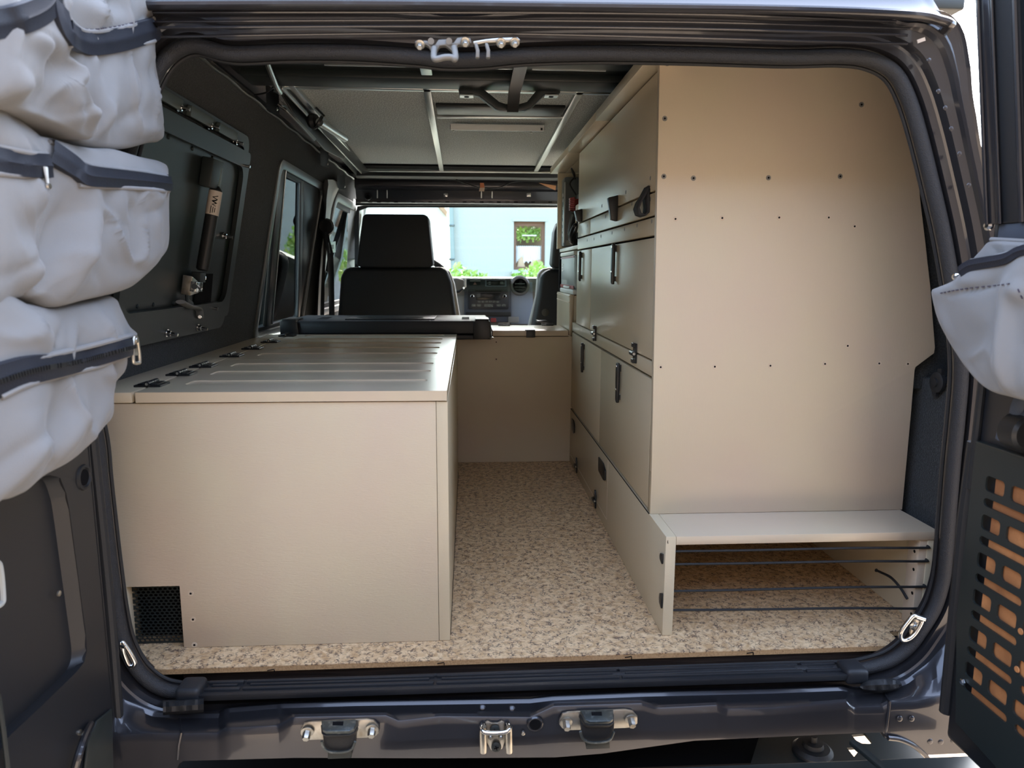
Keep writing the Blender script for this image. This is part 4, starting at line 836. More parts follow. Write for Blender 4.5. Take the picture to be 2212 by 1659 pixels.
# ================================================================== TALL CABINET ON THE RIGHT
tb = E('tall_cabinet', 'tall beige painted plywood cabinet with black latches along the right side', 'cabinet', (.6, .6, .2))
XC_ = .358
pp = [PY(x, y, .118) for x, y in [(1405.5, 1112), (1426, 128)]]
ep = [(pp[0].x, .1935), (pp[1].x-.001, 1.075), (.80, 1.075)] + [(PY(x, y, .118).x, PY(x, y, .118).z) for x, y in [(1960, 175), (1975, 250), (1982, 345), (1988, 430), (2000, 530), (2010, 620), (2020, 750), (2018, 763), (1978, 793), (1976, 800), (1968, 895), (1949, 1101)]]
ep[-1] = (ep[-1][0], .1935)
b = B(); b.plate(ep, [], .014, (0, .118, 0), n=(0, -1, 0)); mk('end_panel', b, beige_p, tb, bev=.0008)
screws([(1441, 137), (1436, 256), (1434, 381), (1498, 385), (1660, 384), (1815, 381), (1861, 226)], (0, -1, 0), tb, lambda x, y: PY(x, y, .1178), dzinc, .0038)
screws([(1459, 473), (1560, 471), (1683, 470), (1790, 470), (1846, 489), (1831, 747), (1427, 793), (1544, 792), (1664, 790), (1782, 786), (1899, 785), (1961, 786)], (0, -1, 0), tb, lambda x, y: PY(x, y, .1178), beige_e, .0036)
YF = 1.135                              # far end of the doors, an open niche follows
b = B(); b.box((XC_, .1185, .1935), (XC_+.010, .1395, 1.045)); mk('face_post', b, beige_s, tb, bev=.0008)
b = B(); b.box((XC_+.014, .133, .1935), (.84, YF, 1.04)); b.box((XC_+.014, YF, .1935), (.84, 1.2215, .44)); mk('carcass', b, beige_s, tb, smooth=0)
g = .0009
def door(name, y0, y1, z0, z1, holes=(), mat=None):
    b = B(); b.box((XC_, y0+g, z0+g), (XC_+.013, y1-g, z1-g)); return mk(name, b, mat or beige_s, tb, bev=.0011)
D_ = {}
D_['flap'] = door('flap_door', .141, YF-.004, .8225, 1.042)
D_['s1'] = door('shelf_front', .141, .893, .776, .820); D_['s2'] = door('shelf_front', .893, YF-.004, .776, .820)
D_['r1'] = door('rail', .141, YF, .7375, .7735)
D_['m1'] = door('drop_door', .141, .862, .4975, .7345); D_['m2'] = door('drop_door', .866, YF, .4975, .7345)
D_['r2'] = door('rail', .141, 1.2212, .4645, .4955)
D_['l1'] = door('drop_door', .141, .678, .1985, .4605); D_['l2'] = door('drop_door', .680, 1.2212, .1985, .4605)
b = B(); b.box((XC_+.0125, .14, .2), (XC_+.0145, YF, 1.04)); mk('dark_gap', b, hole, tb, smooth=0)
# small screws along the rails
for ln in ([(1405, 385), (1352, 415), (1300, 445), (1270, 462)], [(1405, 430), (1365, 440), (1308, 468), (1268, 488)], [(1408, 478), (1376, 487), (1349, 495), (1322, 503), (1298, 510), (1283, 516), (1268, 519)]):
    src = None
    for x, y in ln:
        c = PX(x, y, XC_-.0002)
        b = B(); b.lathe(c, (-1, 0, 0), [(.0042, 0), (.004, .0004), (.0025, .0003)], 14)
        if src is None: src = mk('rail_screw', b, dzinc, tb); 
        else: b.bm.free(); inst(src, c, tb)
# twist latches (long black bars)
def latch(px0, py0, px1, py1):
    a = PX(px0, py0, XC_); c = PX(px1, py1, XC_); y = (a.y+c.y)/2; zt, zb_ = a.z, c.z; w = .0105
    b = B(); b.prism([(XC_-.003, y-w*.75, zt), (XC_-.003, y+w*.75, zt), (XC_-.003, y+w, zt-.02), (XC_-.003, y+w, (zt+zb_)/2), (XC_-.003, y+w*.6, zb_+.004), (XC_-.003, y-w*.6, zb_), (XC_-.003, y-w, (zt+zb_)/2), (XC_-.003, y-w, zt-.02)], (-.0075, 0, 0))
    o = mk('door_latch', b, black, tb, bev=.0022)
    zf = [(zb_+.008, zb_+.02), (zt-.02, zt-.004)]
    for q0, q1 in zf:
        b = B(); b.box((XC_-.003, y-w*.6, q0), (XC_+.0002, y+w*.6, q1)); mk('latch_foot', b, black, o)
    b = B(); b.lathe((XC_-.0105, y, zt-.008), (-1, 0, 0), [(.0038, 0), (.0035, .0012), (.001, .0014)], 14); mk('latch_rivet', b, chrome, o)
    b = B(); b.box((XC_-.0112, y-w*.5, zb_+.030), (XC_-.0104, y+w*.5, zb_+.033)); mk('latch_pin', b, chrome, o)
latch(1257, 543, 1257, 608); latch(1330, 526, 1330, 615); latch(1262, 740, 1262, 805); latch(1340, 783, 1340, 871)
# strap hinges with a shiny knuckle
def face_hinge(y, z, mat=black):
    b = B(); b.box((XC_-.0045, y-.011, z-.021), (XC_-.0002, y+.011, z+.021)); b.box((XC_-.009, y-.009, z-.021), (XC_-.004, y+.009, z-.012)); b.box((XC_-.009, y-.009, z+.013), (XC_-.004, y+.009, z+.022)); b.cyl((XC_-.008, y-.015, z), (XC_-.008, y+.012, z), .0052, 14)
    o = mk('door_hinge', b, mat, tb, bev=.0007, seg=1)
    b = B(); b.lathe((XC_-.008, y-.015, z), (0, -1, 0), [(.0032, 0), (.003, .001)], 14); mk('hinge_pin', b, chrome, o)
face_hinge(.763, .4965); face_hinge(.278, .4965)
# plinth drawer hinges and push latches are on the plinth (low shelf) below
for (px, py0, py1, w, tp) in [(1250, 453, 480, .016, .012), (1325, 424, 478, .012, .007)]:
    a = PX(px, py0, XC_-.01); c = PX(px, py1, XC_-.01)
    b = B(); b.prism([(XC_-.0005, a.y-w, a.z+.002), (XC_-.024, a.y-w, a.z-.004), (XC_-.016, a.y-w, c.z+.004), (XC_-.0005, a.y-w, c.z)], (0, w*1.7, 0)); mk('flap_catch', b, black, tb, bev=.0016)
# top board overhang with joints
ov = [PZ(1375, 135, 1.058), PZ(1203, 366, 1.058)]
for (y0, y1) in [(.02, .655), (.658, 1.150), (1.153, 1.66)]:
    b = B(); b.box((.325, y0, 1.046), (.3795, y1, 1.068)); mk('top_board', b, beige_s, tb, bev=.001)
b = B(); b.box((.38, .14, 1.046), (.84, 1.66, 1.066)); mk('top_board', b, beige_s, tb, smooth=0)
# niche: side board facing the cab, shelves
b = B(); b.box((.352, 1.625, .755), (.84, 1.640, 1.045)); mk('niche_side', b, beige_s, tb, bev=.0008)
b = B(); b.box((.362, YF+.003, .742), (.84, 1.64, .754)); b.box((.42, YF+.003, .905), (.84, 1.40, .915)); mk('niche_shelf', b, beige_s, tb, bev=.0008)
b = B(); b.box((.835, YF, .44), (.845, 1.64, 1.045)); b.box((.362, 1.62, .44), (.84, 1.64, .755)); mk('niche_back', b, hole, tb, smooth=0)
b = B(); b.box((.350, 1.24, .441), (.366, 1.590, .588)); b.box((.366, 1.24, .441), (.83, 1.59, .585)); mk('lower_front', b, beige_s, tb, bev=.0008)
for zz_ in (.560, .580):
    b = B(); b.box((.3485, 1.245, zz_), (.3505, 1.588, zz_+.0025)); mk('plywood_line', b, beige_e, tb, smooth=0)
b = B(); b.plate(rr(YF+.06, .80, YF+.15, .892, .006), [circ(YF+.105, .848, .028)], .01, (.372, 0, 0), (0, 1, 0), (0, 0, 1), n=(-1, 0, 0)); mk('socket_board', b, beige_e, tb, smooth=0)
b = B(); b.lathe((.3725, YF+.105, .848), (1, 0, 0), [(.028, 0), (.028, .008)], 24); mk('socket_hole', b, hole, tb)
# things in the niche
ti = E('black_tool_case', 'upright silver and black case leaning at the far end of the open cabinet niche', 'case', (.42, 1.57, .755))
b = B(); b.box((.365, 1.535, .7615), (.47, 1.615, 1.02)); mk('case_body', b, M('dark_grey_shell', (.10, .12, .13), .3), ti, bev=.008)
b = B(); b.box((.3640, 1.528, .775), (.369, 1.534, 1.0)); b.box((.372, 1.528, .765), (.40, 1.534, .785)); mk('case_rail', b, alu, ti)
b = B()
for z_ in (.80, .82, .845, .87, .90, .93, .95): b.box((.3642, 1.56, z_), (.3648, 1.575, z_+.012))
mk('lettering_bar', b, white, ti, smooth=0)
ti = E('red_coiled_cable', 'red and black coiled cable clipped in the niche', 'cable', (.40, 1.44, .86))
b = B(); b.tube([(.385+.018*math.cos(k*.9), 1.40+.022*math.sin(k*.9),   .885+k*.0009) for k in range(48)], .003, 8); mk('coil', b, red, ti)
b = B(); b.box((.40, 1.36, .87), (.43, 1.45, .945)); mk('cable_holder', b, black, ti, bev=.004)
b = B(); b.tube(cr([(.39, 1.40, .94), (.37, 1.42, .98), (.39, 1.44, 1.01), (.37, 1.39, 1.03), (.38, 1.36, .99)], 6), .003, 8); mk('cable_tail', b, black, ti)
ti = E('black_headlamp', 'black strapped torch with loop hanging out of the niche', 'torch', (.385, 1.22, .76))
b = B(); b.tube(cr([(.372, 1.29, .77), (.362, 1.31, .80), (.37, 1.29, .86), (.385, 1.30, .83)], 6), [.012]*19, 12); b.tube(cr([(.350, 1.17, .815), (.345, 1.20, .79), (.350, 1.24, .775), (.362, 1.22, .80), (.360, 1.18, .82)], 6, True), .006, 10, closed=True); mk('torch_body', b, black, ti)
b = B(); b.lathe((.362, 1.26, .784), (-1, -.3, 0), [(.022, 0), (.024, .006), (.018, .012)], 20); mk('lamp_head', b, black, ti)
ti = E('toolbox', 'grey plastic box with red trim and white latches standing below the niche', 'toolbox', (.45, 1.40, .59))
b = B(); b.box((.362, 1.215, .606), (.60, 1.575, .728)); mk('box_body', b, M('grey_box_plastic', (.30, .33, .32), .35), ti, bev=.012, seg=3)
b = B(); b.box((.358, 1.22, .7225), (.60, 1.57, .7375)); b.box((.358, 1.22, .5888), (.60, 1.57, .606)); mk('white_rim', b, M('off_white_plastic', (.62, .64, .60), .4), ti, bev=.004)
b = B(); b.box((.3600, 1.225, .608), (.3616, 1.57, .619)); b.box((.3600, 1.225, .715), (.3616, 1.57, .720)); mk('red_trim', b, red, ti)
b = B()
for k in range(3): b.box((.3612, 1.50, .690-k*.011), (.3617, 1.545, .696-k*.011))
for k in range(4): b.box((.3612, 1.40, .634-k*.004), (.3617, 1.54, .6355-k*.004))
mk('label_print', b, white, ti, smooth=0)
b = B(); b.box((.355, 1.30, .608), (.3595, 1.45, .616)); mk('white_latch', b, white, ti, bev=.002)
# black felt loop hanging at the cabinet's near corner
lp_ = E('hanging_loop', 'short black webbing loop hanging from the top flap near the end panel', 'strap', PX(1402, 435, XC_-.01))
a = PX(1398, 407, XC_); y = a.y
b = B(); rows = []
for (dx, dz) in [(-.001, .0), (-.004, -.006), (-.010, -.018), (-.018, -.030), (-.022, -.042), (-.018, -.053), (-.009, -.056), (-.002, -.050), (-.001, -.038), (-.003, -.026), (-.003, -.014), (-.001, -.004)]:
    rows.append([(XC_+dx, y-.024+(.0 if dz > -.01 else -.004), a.z+dz+.002), (XC_+dx, y+.016, a.z+dz+.002)])
b.grid(rows); o = mk('loop_webbing', b, M('charcoal_webbing', (.035, .037, .042), .8, bump=(.5, .0006, (900, 60, 900), 1)), lp_, smooth=60)
md = o.modifiers.new('t', 'SOLIDIFY'); md.thickness = .0035; md.offset = 0

# ================================================================== LOW SHELF / PLINTH along the right side
ls = E('low_shelf', 'low beige open shelf with four black elastic cords in front, below the tall cabinet', 'shelf', (.6, .3, 0))
b = B(); b.box((.3565, -.0035, .0004), (.3755, 1.2212, .1932)); mk('side_board', b, beige_s, ls, bev=.001)
b = B(); b.box((.3760, -.0025, .1765), (.875, .70, .1928)); mk('top_board', b, beige_t, ls, bev=.001)
b = B(); b.box((.8555, -.0005, .0005), (.8745, .70, .1760)); mk('right_board', b, beige_s, ls, bev=.001)
ax0 = PY(1986, 1250, .004).x; ax1 = PY(2006, 1172, .004).x
b = B(); b.box((ax1-.019, .0015, .0005), (ax1-.0005, .034, .1755)); mk('inner_post', b, beige_e, ls, bev=.0012)
for (x, y) in [(1975, 1191), (1973, 1230), (1970, 1281), (1968, 1326)]:
    c = PX(x, y, ax1-.0195); b = B(); b.lathe((ax1-.0190, c.y, c.z), (-1, 0, 0), [(.0032, 0), (.0032, .0003)], 12); mk('screw_hole', b, hole, ls)
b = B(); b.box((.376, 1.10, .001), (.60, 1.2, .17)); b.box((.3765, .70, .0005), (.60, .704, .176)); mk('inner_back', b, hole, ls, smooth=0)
screws([(1443, 1168)], (-1, 0, 0), ls, lambda x, y: PX(x, 1171, .3563), beige_e, .003)
for (y, z0_, z1_) in [(.011, .134, .160), (.004, .049, .087)]:
    b = B(); m_ = (z0_+z1_)/2; h = (z1_-z0_)/2
    b.prism([(.3562, y-.006, m_-h*.8), (.3562, y+.008, m_-h*.5), (.3562, y+.011, m_), (.3562, y+.008, m_+h*.5), (.3562, y-.006, m_+h*.8)], (-.004, 0, 0)); mk('rubber_buffer', b, black, ls, bev=.0015)
# plinth drawer fronts drawn as grooved panels
for (y0, y1, z0_, z1_) in [(.537, 1.20, .031, .190)]:
    for (p, q) in [((y0, z0_), (y0, z1_)), ((y0, z0_), (y1, z0_))]:
        b = B(); b.box((.3561, p[0]-.0006, p[1]-.0006), (.3568, q[0]+.0006, q[1]+.0006)); mk('front_joint', b, beige_e, ls, smooth=0)
b = B(); b.box((.3560, .12, .1925), (.3572, 1.21, .1942)); mk('front_joint', b, hole, ls, smooth=0)
for (y, z) in [(1.050, .030), (.697, .030)]:
    b = B(); b.box((.3525, y-.013, z-.020), (.3562, y+.013, z+.020)); b.cyl((.3505, y-.015, z+.002), (.3505, y+.012, z+.002), .005, 12); b.prism([(.352, y-.010, z+.018), (.352, y+.010, z+.018), (.352, y+.004, z+.030), (.352, y-.004, z+.030)], (.004, 0, 0))
    o = mk('drawer_hinge', b, black, ls, bev=.0008); b = B(); b.lathe((.3505, y-.015, z+.002), (0, -1, 0), [(.003, 0), (.0026, .001)], 12); mk('hinge_pin', b, chrome, o)
for (y, z, w) in [(1.135, .147, .030), (.605, .146, .048)]:
    b = B(); b.prism([(.3562, y+w, z+.022), (.3562, y-w*.4, z+.022), (.3562, y-w, z+.010), (.3562, y-w, z-.016), (.3562, y-w*.5, z-.022), (.3562, y+w, z-.016)], (-.004, 0, 0)); mk('push_latch', b, black, ls, bev=.0015)
cords = [((1452, 1191), (2007, 1180)), ((1452, 1219), (2004, 1209)), ((1452, 1277), (1999, 1264)), ((1452, 1318), (1990, 1311))]
for a_, c_ in cords:
    A = PY(*a_, .004); D2 = PY(*c_, .0)
    A.x = .3752; pts = [A, A.lerp(D2, .3)+V((0, 0, -.0008)), A.lerp(D2, .7)+V((0, 0, -.0006)), D2+V((-.012, -.002, -.002)), D2+V((-.004, -.001, -.0002)), D2+V((0, .006, .0018))]
    b = B(); b.tube(cr(pts, 5), .0024, 8); mk('elastic_cord', b, rubber, ls, label='taut black elastic cord')
b = B(); b.tube(cr([PX(1893, 1232, ax1-.03), PX(1902, 1236, ax1-.03), PX(1925, 1248, ax1-.03), PX(1945, 1270, ax1-.025), PX(1960, 1294, ax1-.021)], 6), [.0038, .0026]+[.0026]*23, 8); mk('cord_end', b, rubber, ls, label='loose knotted end of black cord')

# ================================================================== LEFT SIDE: WINDOW HATCH
ht = E('side_hatch', 'black steel side hatch with gas strut and lever latch in the left felt wall', 'hatch', W0+V((0, .35, .2)))
WNn = WN.normalized()
def wplate(outer, holes, t, off): b = B(); b.plate(outer, holes, t, W0+WNn*off, U, UPW, n=WNn); return b
fo = rr(.02, .005, .660, .474, .03, 5); fi = rr(.05, .035, .632, .446, .02, 5)
b = wplate(fo, [fi], .006, .008); mk('mounting_flange', b, powder, ht, smooth=20)
b = wplate(rr(.055, .038, .645, .436, .012), [rr(.075, .075, .610, .398, .03, 5)], .010, .020); mk('leaf_frame', b, powder, ht, smooth=20)
b = wplate(rr(.07, .07, .615, .404, .01), [], .003, .006); mk('inner_panel', b, powder, ht, smooth=0)
# U: y param, v param upwards
for y0 in (.10, .26, .42):
    b = B(); b.box((0, 0, 0), (0, 0, 0)) if 0 else None
    bb = wplate(rr(y0, .446, y0+.12, .466, .003), [], .008, .0165); mk('hinge_leaf', bb, M('grey_green_steel', (.06, .075, .07), .45) if y0 == .10 else bpy.data.materials['grey_green_steel'], ht, bev=.001)
srcb = None
for (x, y) in [(395, 232), (461, 272), (515, 307), (530, 357), (492, 510), (460, 664), (437, 708), (371, 720)]:
    c = PW(x-6, y, .014)
    if srcb is None:
        b = B(); b.lathe(c, WNn, [(.0085, -.006), (.0085, -.003), (.0062, -.003), (.0062, .004), (.0036, .0045), (.0036, .018), (.003, .0185)], 12); srcb = mk('flange_bolt', b, chrome, ht)
        bc = c; off0 = WLOC[srcb.name]-c
    else: inst(srcb, c+off0, ht)
src = None
for (x, y) in [(365, 296), (416, 321), (459, 341), (297, 662), (332, 658), (375, 655)]:
    c = PW(x, y, .007)
    if src is None:
        b = B(); b.lathe(c, WNn, [(.0045, -.001), (.0042, .0015), (.002, .0025)], 12); src = mk('rivet', b, powder, ht); off0 = WLOC[src.name]-c
    else: inst(src, c+off0, ht)
# gas strut
gs = B(); A = PW(468, 402, .030); D2 = PW(437, 585, .030); gs.tube([A, A.lerp(D2, .05), D2.lerp(A, .02), D2], [.006, .0135, .0135, .010], 18); strut = mk('gas_strut', gs, black, ht, label='black gas strut with a printed metal label')
b = B(); b.tube([A+(A-D2)*.20, A], .0045, 10); mk('strut_rod', b, chrome, strut); 
lab0 = A.lerp(D2, .06); lab1 = A.lerp(D2, .34); dv = (lab1-lab0).normalized()
b = B(); b.tube([lab0, lab1], .01385, 20, cap=False); mk('strut_label', b, offw, strut)
nrm = (CAM-(lab0+lab1)/2); nrm = (nrm-dv*nrm.dot(dv)).normalized(); sv = dv.cross(nrm)
text('W', .017, lab0.lerp(lab1, .36)+nrm*.0139, dv, sv*-1, hole, strut); text('W', .013, lab0.lerp(lab1, .52)+nrm*.0139, dv, sv*-1, hole, strut)
b = B()
for k in range(3): b.obox(lab0.lerp(lab1, .80)+nrm*.0139+sv*(.004-.004*k), dv, sv, nrm, .008-.0015*k, .0007, .0002)
tag(mk('small_print', b, hole, strut, smooth=0), kind='stuff')
b = B(); b.obox(PW(457, 375, .022), (0, 1, 0), (.2, 0, 1), WNn, .032, .030, .012); mk('strut_bracket', b, powder, ht, bev=.002)
b = wplate([(w2(x, y)[0], w2(x, y)[1]) for x, y in [(452, 590), (446, 668), (408, 672), (418, 590)]], [], .002, .009); mk('dark_pocket', b, hole, ht, smooth=0)
# latch block and lever
c = PW(410, 615, .035)
b = B(); b.prism([PW(x, y, .012) for x, y in [(395, 593), (390, 635), (409, 629), (413, 608)]], WNn*.020); mk('latch_box', b, zinc, ht, bev=.0015)
b = B(); b.prism([PW(x, y, .030) for x, y in [(412, 607), (427, 608), (425, 628), (409, 629)]], WNn*.012); mk('latch_plate', b, chrome, ht, bev=.001)
b = B(); b.lathe(PW(420, 619, .043), (.3, -1, .1), [(.006, 0), (.0055, .003), (.003, .003)], 14); mk('latch_screw', b, powder, ht)
b = B(); b.prism([PW(x, y, .014) for x, y in [(413, 586), (425, 586), (424, 606), (411, 606)]], WNn*.02); mk('latch_guide', b, powder, ht, bev=.001)
b = B(); b.tube(cr([PW(x, y, .024) for x, y in [(390, 652), (408, 662), (420, 664), (428, 668), (430, 680), (431, 686)]], 5), [.010]*26, 12, flat=.45); mk('lever_arm', b, dzinc, ht)
b = B(); b.tube([PW(404, 628, .02), PW(405, 650, .022), PW(415, 658, .022)], .007, 8, flat=.5); mk('lever_link', b, powder, ht)
hexbolt('lever_bolt', PW(432, 684, .026), (.3, -1, 0), .005, ht, chrome, flange=False)
b = B(); b.lathe(PW(437, 600, .022), (.5, -1, 0), [(.008, 0), (.008, .002), (.005, .003), (.005, .006)], 16); mk('strut_ball', b, chrome, ht)

# ================================================================== SLIDING SIDE WINDOW
w2_ = E('window_2', loc=wp(1.3, .72), kind='structure')
b = wplate(rr(.965, .455-.52, 1.615, .992-.52, .035, 5), [rr(.992, .478-.52, 1.590, .966-.52, .025, 5)], .012, .006); mk('window_frame', b, M('grey_window_trim', (.16, .17, .17), .35, metal=.6), w2_, bev=.002)
b = wplate(rr(.985, .470-.52, 1.598, .972-.52, .03, 5), [rr(1.000, .490-.52, 1.580, .955-.52, .02, 5)], .010, -.004); mk('inner_rubber', b, rubber, w2_, bev=.002)
b = B(); b.prism([PW(x, y, .004) for x, y in [(606, 361), (619, 366), (589, 702), (575, 706)]], WNn*-.012); mk('mullion', b, black, w2_, bev=.003)
b = B(); b.tube([PW(618, 368, .005), PW(588, 700, .005)], .0018, 8); mk('mullion_edge', b, alu, w2_)
b = B(); b.prism([PW(x, y, -.003) for x, y in [(657, 392), (690, 410), (672, 692), (648, 698)]], WNn*-.008); mk('sliding_sash', b, black, w2_, bev=.003)
b = B(); b.prism([PW(x, y, -.002) for x, y in [(651, 388), (657, 392), (650, 698), (645, 700)]], WNn*-.008); mk('sash_edge', b, M('sash_grey', (.07, .075, .08), .4), w2_, bev=.003)
b = wplate(rr(.99, .475-.52, 1.59, .968-.52, .02), [], .003, -.012); mk('window_glass', b, glass, w2_, smooth=0)
b = B(); b.tube([wp(.99, .458, .012), wp(1.30, .452, .012), wp(1.66, .448, .014)], .009, 10); b.tube([wp(.965, .445, .02), wp(1.06, .440, .022), wp(1.12, .438, .022)], .012, 10); mk('lower_trim_roll', b, alu, w2_)
w3 = E('window_3', loc=wp(2.2, .72), kind='structure')
b = wplate(rr(1.84, -.05, 2.64, .47, .06, 6), [rr(1.875, -.02, 2.60, .435, .045, 6)], .015, .008); mk('door_window_frame', b, M('door_trim_grey', (.30, .30, .29), .35, metal=.4), w3, bev=.003)
b = wplate(rr(1.87, -.025, 2.60, .44, .045), [rr(1.895, -.0, 2.575, .415, .035, 6)], .01, -.004); mk('door_rubber', b, rubber, w3, bev=.002)
b = wplate(rr(1.87, -.03, 2.61, .44, .04), [], .003, -.010); mk('window_glass', b, glass, w3, smooth=0)
# grey pillar trim
b = B(); b.grid([[PW(x0, y, .004), PW(x0+(x1-x0)*.3, y, .030), PW(x0+(x1-x0)*.7, y, .030), PW(x1, y, .004)] for y, x0, x1 in [(388, 702, 722), (398, 698, 736), (430, 698, 722), (450, 700, 716), (480, 698, 712), (540, 692, 702), (600, 687, 697), (650, 684, 695), (700, 682, 694)]]); mk('pillar_trim', b, greypl, wl, smooth=60)
sbt = E('seat_belt', 'black seat belt hanging with buckle from the grey pillar beside the driver seat', 'seat belt', PW(708, 560, .05))
b = B(); b.lathe(PW(705, 490, .035), (0, -1, .15), [(.022, -.02), (.030, -.01), (.031, .01), (.024, .02)], 20); mk('anchor_cover', b, black, sbt)
b = B(); b.tube([PW(702, 500, .04), PW(706, 520, .045), PW(713, 545, .05), PW(715, 590, .05), PW(716, 640, .05), PW(717, 690, .05)], .012, 8, flat=.2); mk('belt_webbing', b, black, sbt)
b = B(); b.prism([PW(x, y, .052) for x, y in [(709, 524), (724, 521), (724, 545), (712, 547)]], (0, .01, 0)); mk('buckle', b, alu, sbt, bev=.002)
b = B(); b.prism([PW(x, y, .0535) for x, y in [(713, 529), (721, 528), (721, 538), (714, 539)]], (0, -.004, 0)); mk('buckle_slot', b, black, sbt, bev=.001)
b = B(); b.tube([PW(699, 505, .03), PW(699, 560, .03), PW(697, 620, .03), PW(696, 690, .03)], .008, 8, flat=.3); mk('belt_webbing', b, black, sbt)

# ================================================================== ROOF LIFT LINKAGE
rl = E('roof_lift_linkage', 'black steel roof lift linkage with gas spring and brackets along the upper left wall', 'linkage', PW(680, 270, .03))
for (x, y, h) in [(590, 215, 70), (667, 360, 45) if 0 else (700, 340, 50), (737, 395, 34)]:
    tp = [PW(x-17, y-h*.5, .03), PW(x+6, y-h*.5-8, .03), PW(x+8, y+h*.45, .03), PW(x-15, y+h*.35, .03)] if h > 60 else [PW(x-9, y-h*.5, .03), PW(x+6, y-h*.5-2, .03), PW(x+7, y+h*.45, .03), PW(x-8, y+h*.35, .03)]
    b = B(); b.prism(tp, (0, .03, 0)); mk('lift_bracket', b, black, rl, bev=.003)
    hexbolt('bracket_bolt', tp[2]+V((0, -.001, .012)), (.2, -1, 0), .005, rl, chrome, flange=False)
b = B(); b.tube([PW(590, 195, .05), PW(612, 205, .07)], .004, 8); mk('small_link', b, powder, rl)
b = B(); b.tube([PW(600, 225, .05), PW(618, 238, .07)], .004, 8); mk('small_link', b, powder, rl)
b = B(); b.prism([PW(x, y, .05) for x, y in [(606, 205), (618, 200), (690, 262), (745, 330), (740, 345), (700, 325), (640, 260)]], (.006, 0, .0)); mk('side_plate', b, powder, rl, bev=.002)
b = B(); b.prism([PW(x, y, .06) for x, y in [(605, 228), (612, 226), (680, 300), (676, 305)]], (.006, 0, .0)); mk('lift_arm', b, M('bright_worn_steel', (.3, .31, .3), .3, metal=1), rl, bev=.001)
b = B(); b.tube([PW(686, 262, .115), PW(690, 265, .12)], .020, 18); b.lathe(PW(677, 262, .10), (1, -.4, 0), [(.018, -.01), (.022, 0), (.018, .01)], 18); mk('pivot_joint', b, black, rl)
A = PW(690, 264, .12); D2 = PW(745, 299, .15)
b = B(); b.tube([A, D2], .011, 16); mk('gas_spring', b, alu, rl, label='bright aluminium gas spring')
b = B(); b.tube([PW(575, 131, .10), PW(596, 185, .10), PW(605, 200, .09)], .006, 10); mk('pull_rod', b, alu, rl)
b = B(); b.prism([PW(x, y, .085) for x, y in [(655, 195), (640, 196), (700, 290), (785, 375), (797, 372)]], (0, .0, .005)); mk('edge_profile', b, M('profile_dark', (.10, .11, .11), .3, metal=.9), rl, bev=.001)
b = B(); b.prism([PW(x, y, .03) for x, y in [(700, 305), (712, 300), (790, 372), (805, 372), (800, 378), (770, 380)]], (0, .0, .004)); mk('edge_profile', b, alu, rl, bev=.001)
b = B(); b.tube(cr([PW(550, 205, .02), PW(575, 200, .05), PW(590, 188, .06)], 5), .0022, 6); b.tube(cr([PW(700, 250, .12), PW(690, 240, .11), PW(682, 232, .10)], 5), .003, 6); mk('thin_cable', b, black, rl)

# ================================================================== CAB: SEATS, DASHBOARD
def seat(name, label, hr_, bk, Y):
    t = E(name, label, 'seat', PY(bk[0][0], 700, Y), group=None)
    b = B(); b.prism([PY(x, y, Y) for x, y in bk], (0, .12, 0)); mk('backrest', b, leather, t, bev=.018, seg=4)
    b = B(); b.prism([PY(x, y, Y-.03) for x, y in hr_], (0, .11, 0)); mk('headrest', b, leather, t, bev=.02, seg=4)
    # pale side bolster edge
    return t
st = seat('driver_seat', 'black driver seat seen from behind with a wide boxy headrest', [(770, 572), (783, 466), (790, 462), (918, 463), (926, 470), (936, 572), (926, 578), (778, 578)], [(726, 720), (735, 600), (742, 582), (756, 577), (950, 577), (966, 583), (976, 610), (990, 720)], 1.70)
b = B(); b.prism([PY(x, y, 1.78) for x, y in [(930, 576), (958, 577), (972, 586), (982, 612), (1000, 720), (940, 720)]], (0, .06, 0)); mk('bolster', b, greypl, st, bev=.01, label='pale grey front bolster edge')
b = B(); b.cyl((-.22, 1.74, .672), (-.22, 1.74, .70), .008, 10); b.cyl((-.36, 1.74, .672), (-.36, 1.74, .70), .008, 10); mk('headrest_rod', b, chrome, st)
st = seat('passenger_seat', 'black passenger seat with pale edge, half hidden behind the cabinet', [(1192, 572), (1198, 500), (1206, 478), (1320, 478), (1345, 575), (1200, 580)], [(1148, 720), (1163, 640), (1168, 600), (1176, 586), (1190, 582), (1380, 582), (1420, 720)], 1.78)
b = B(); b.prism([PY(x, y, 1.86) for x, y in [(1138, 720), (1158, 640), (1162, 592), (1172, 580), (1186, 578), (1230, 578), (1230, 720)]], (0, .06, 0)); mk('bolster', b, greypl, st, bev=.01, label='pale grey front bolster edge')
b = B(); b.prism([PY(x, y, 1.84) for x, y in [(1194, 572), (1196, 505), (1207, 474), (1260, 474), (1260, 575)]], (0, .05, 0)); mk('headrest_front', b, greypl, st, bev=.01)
b = B(); b.lathe(PY(1178, 675, 1.779), (0, -1, 0), [(.016, 0), (.014, .001), (.010, .001), (.008, .002), (.002, .002)], 20); mk('back_badge', b, M('dark_badge', (.06, .055, .045), .5), st)
b = B(); b.box((PY(1160, 690, 1.6).x, 1.58, .467), (PY(1183, 690, 1.6).x, 1.66, .474)); mk('recline_lever', b, black, st, bev=.002)

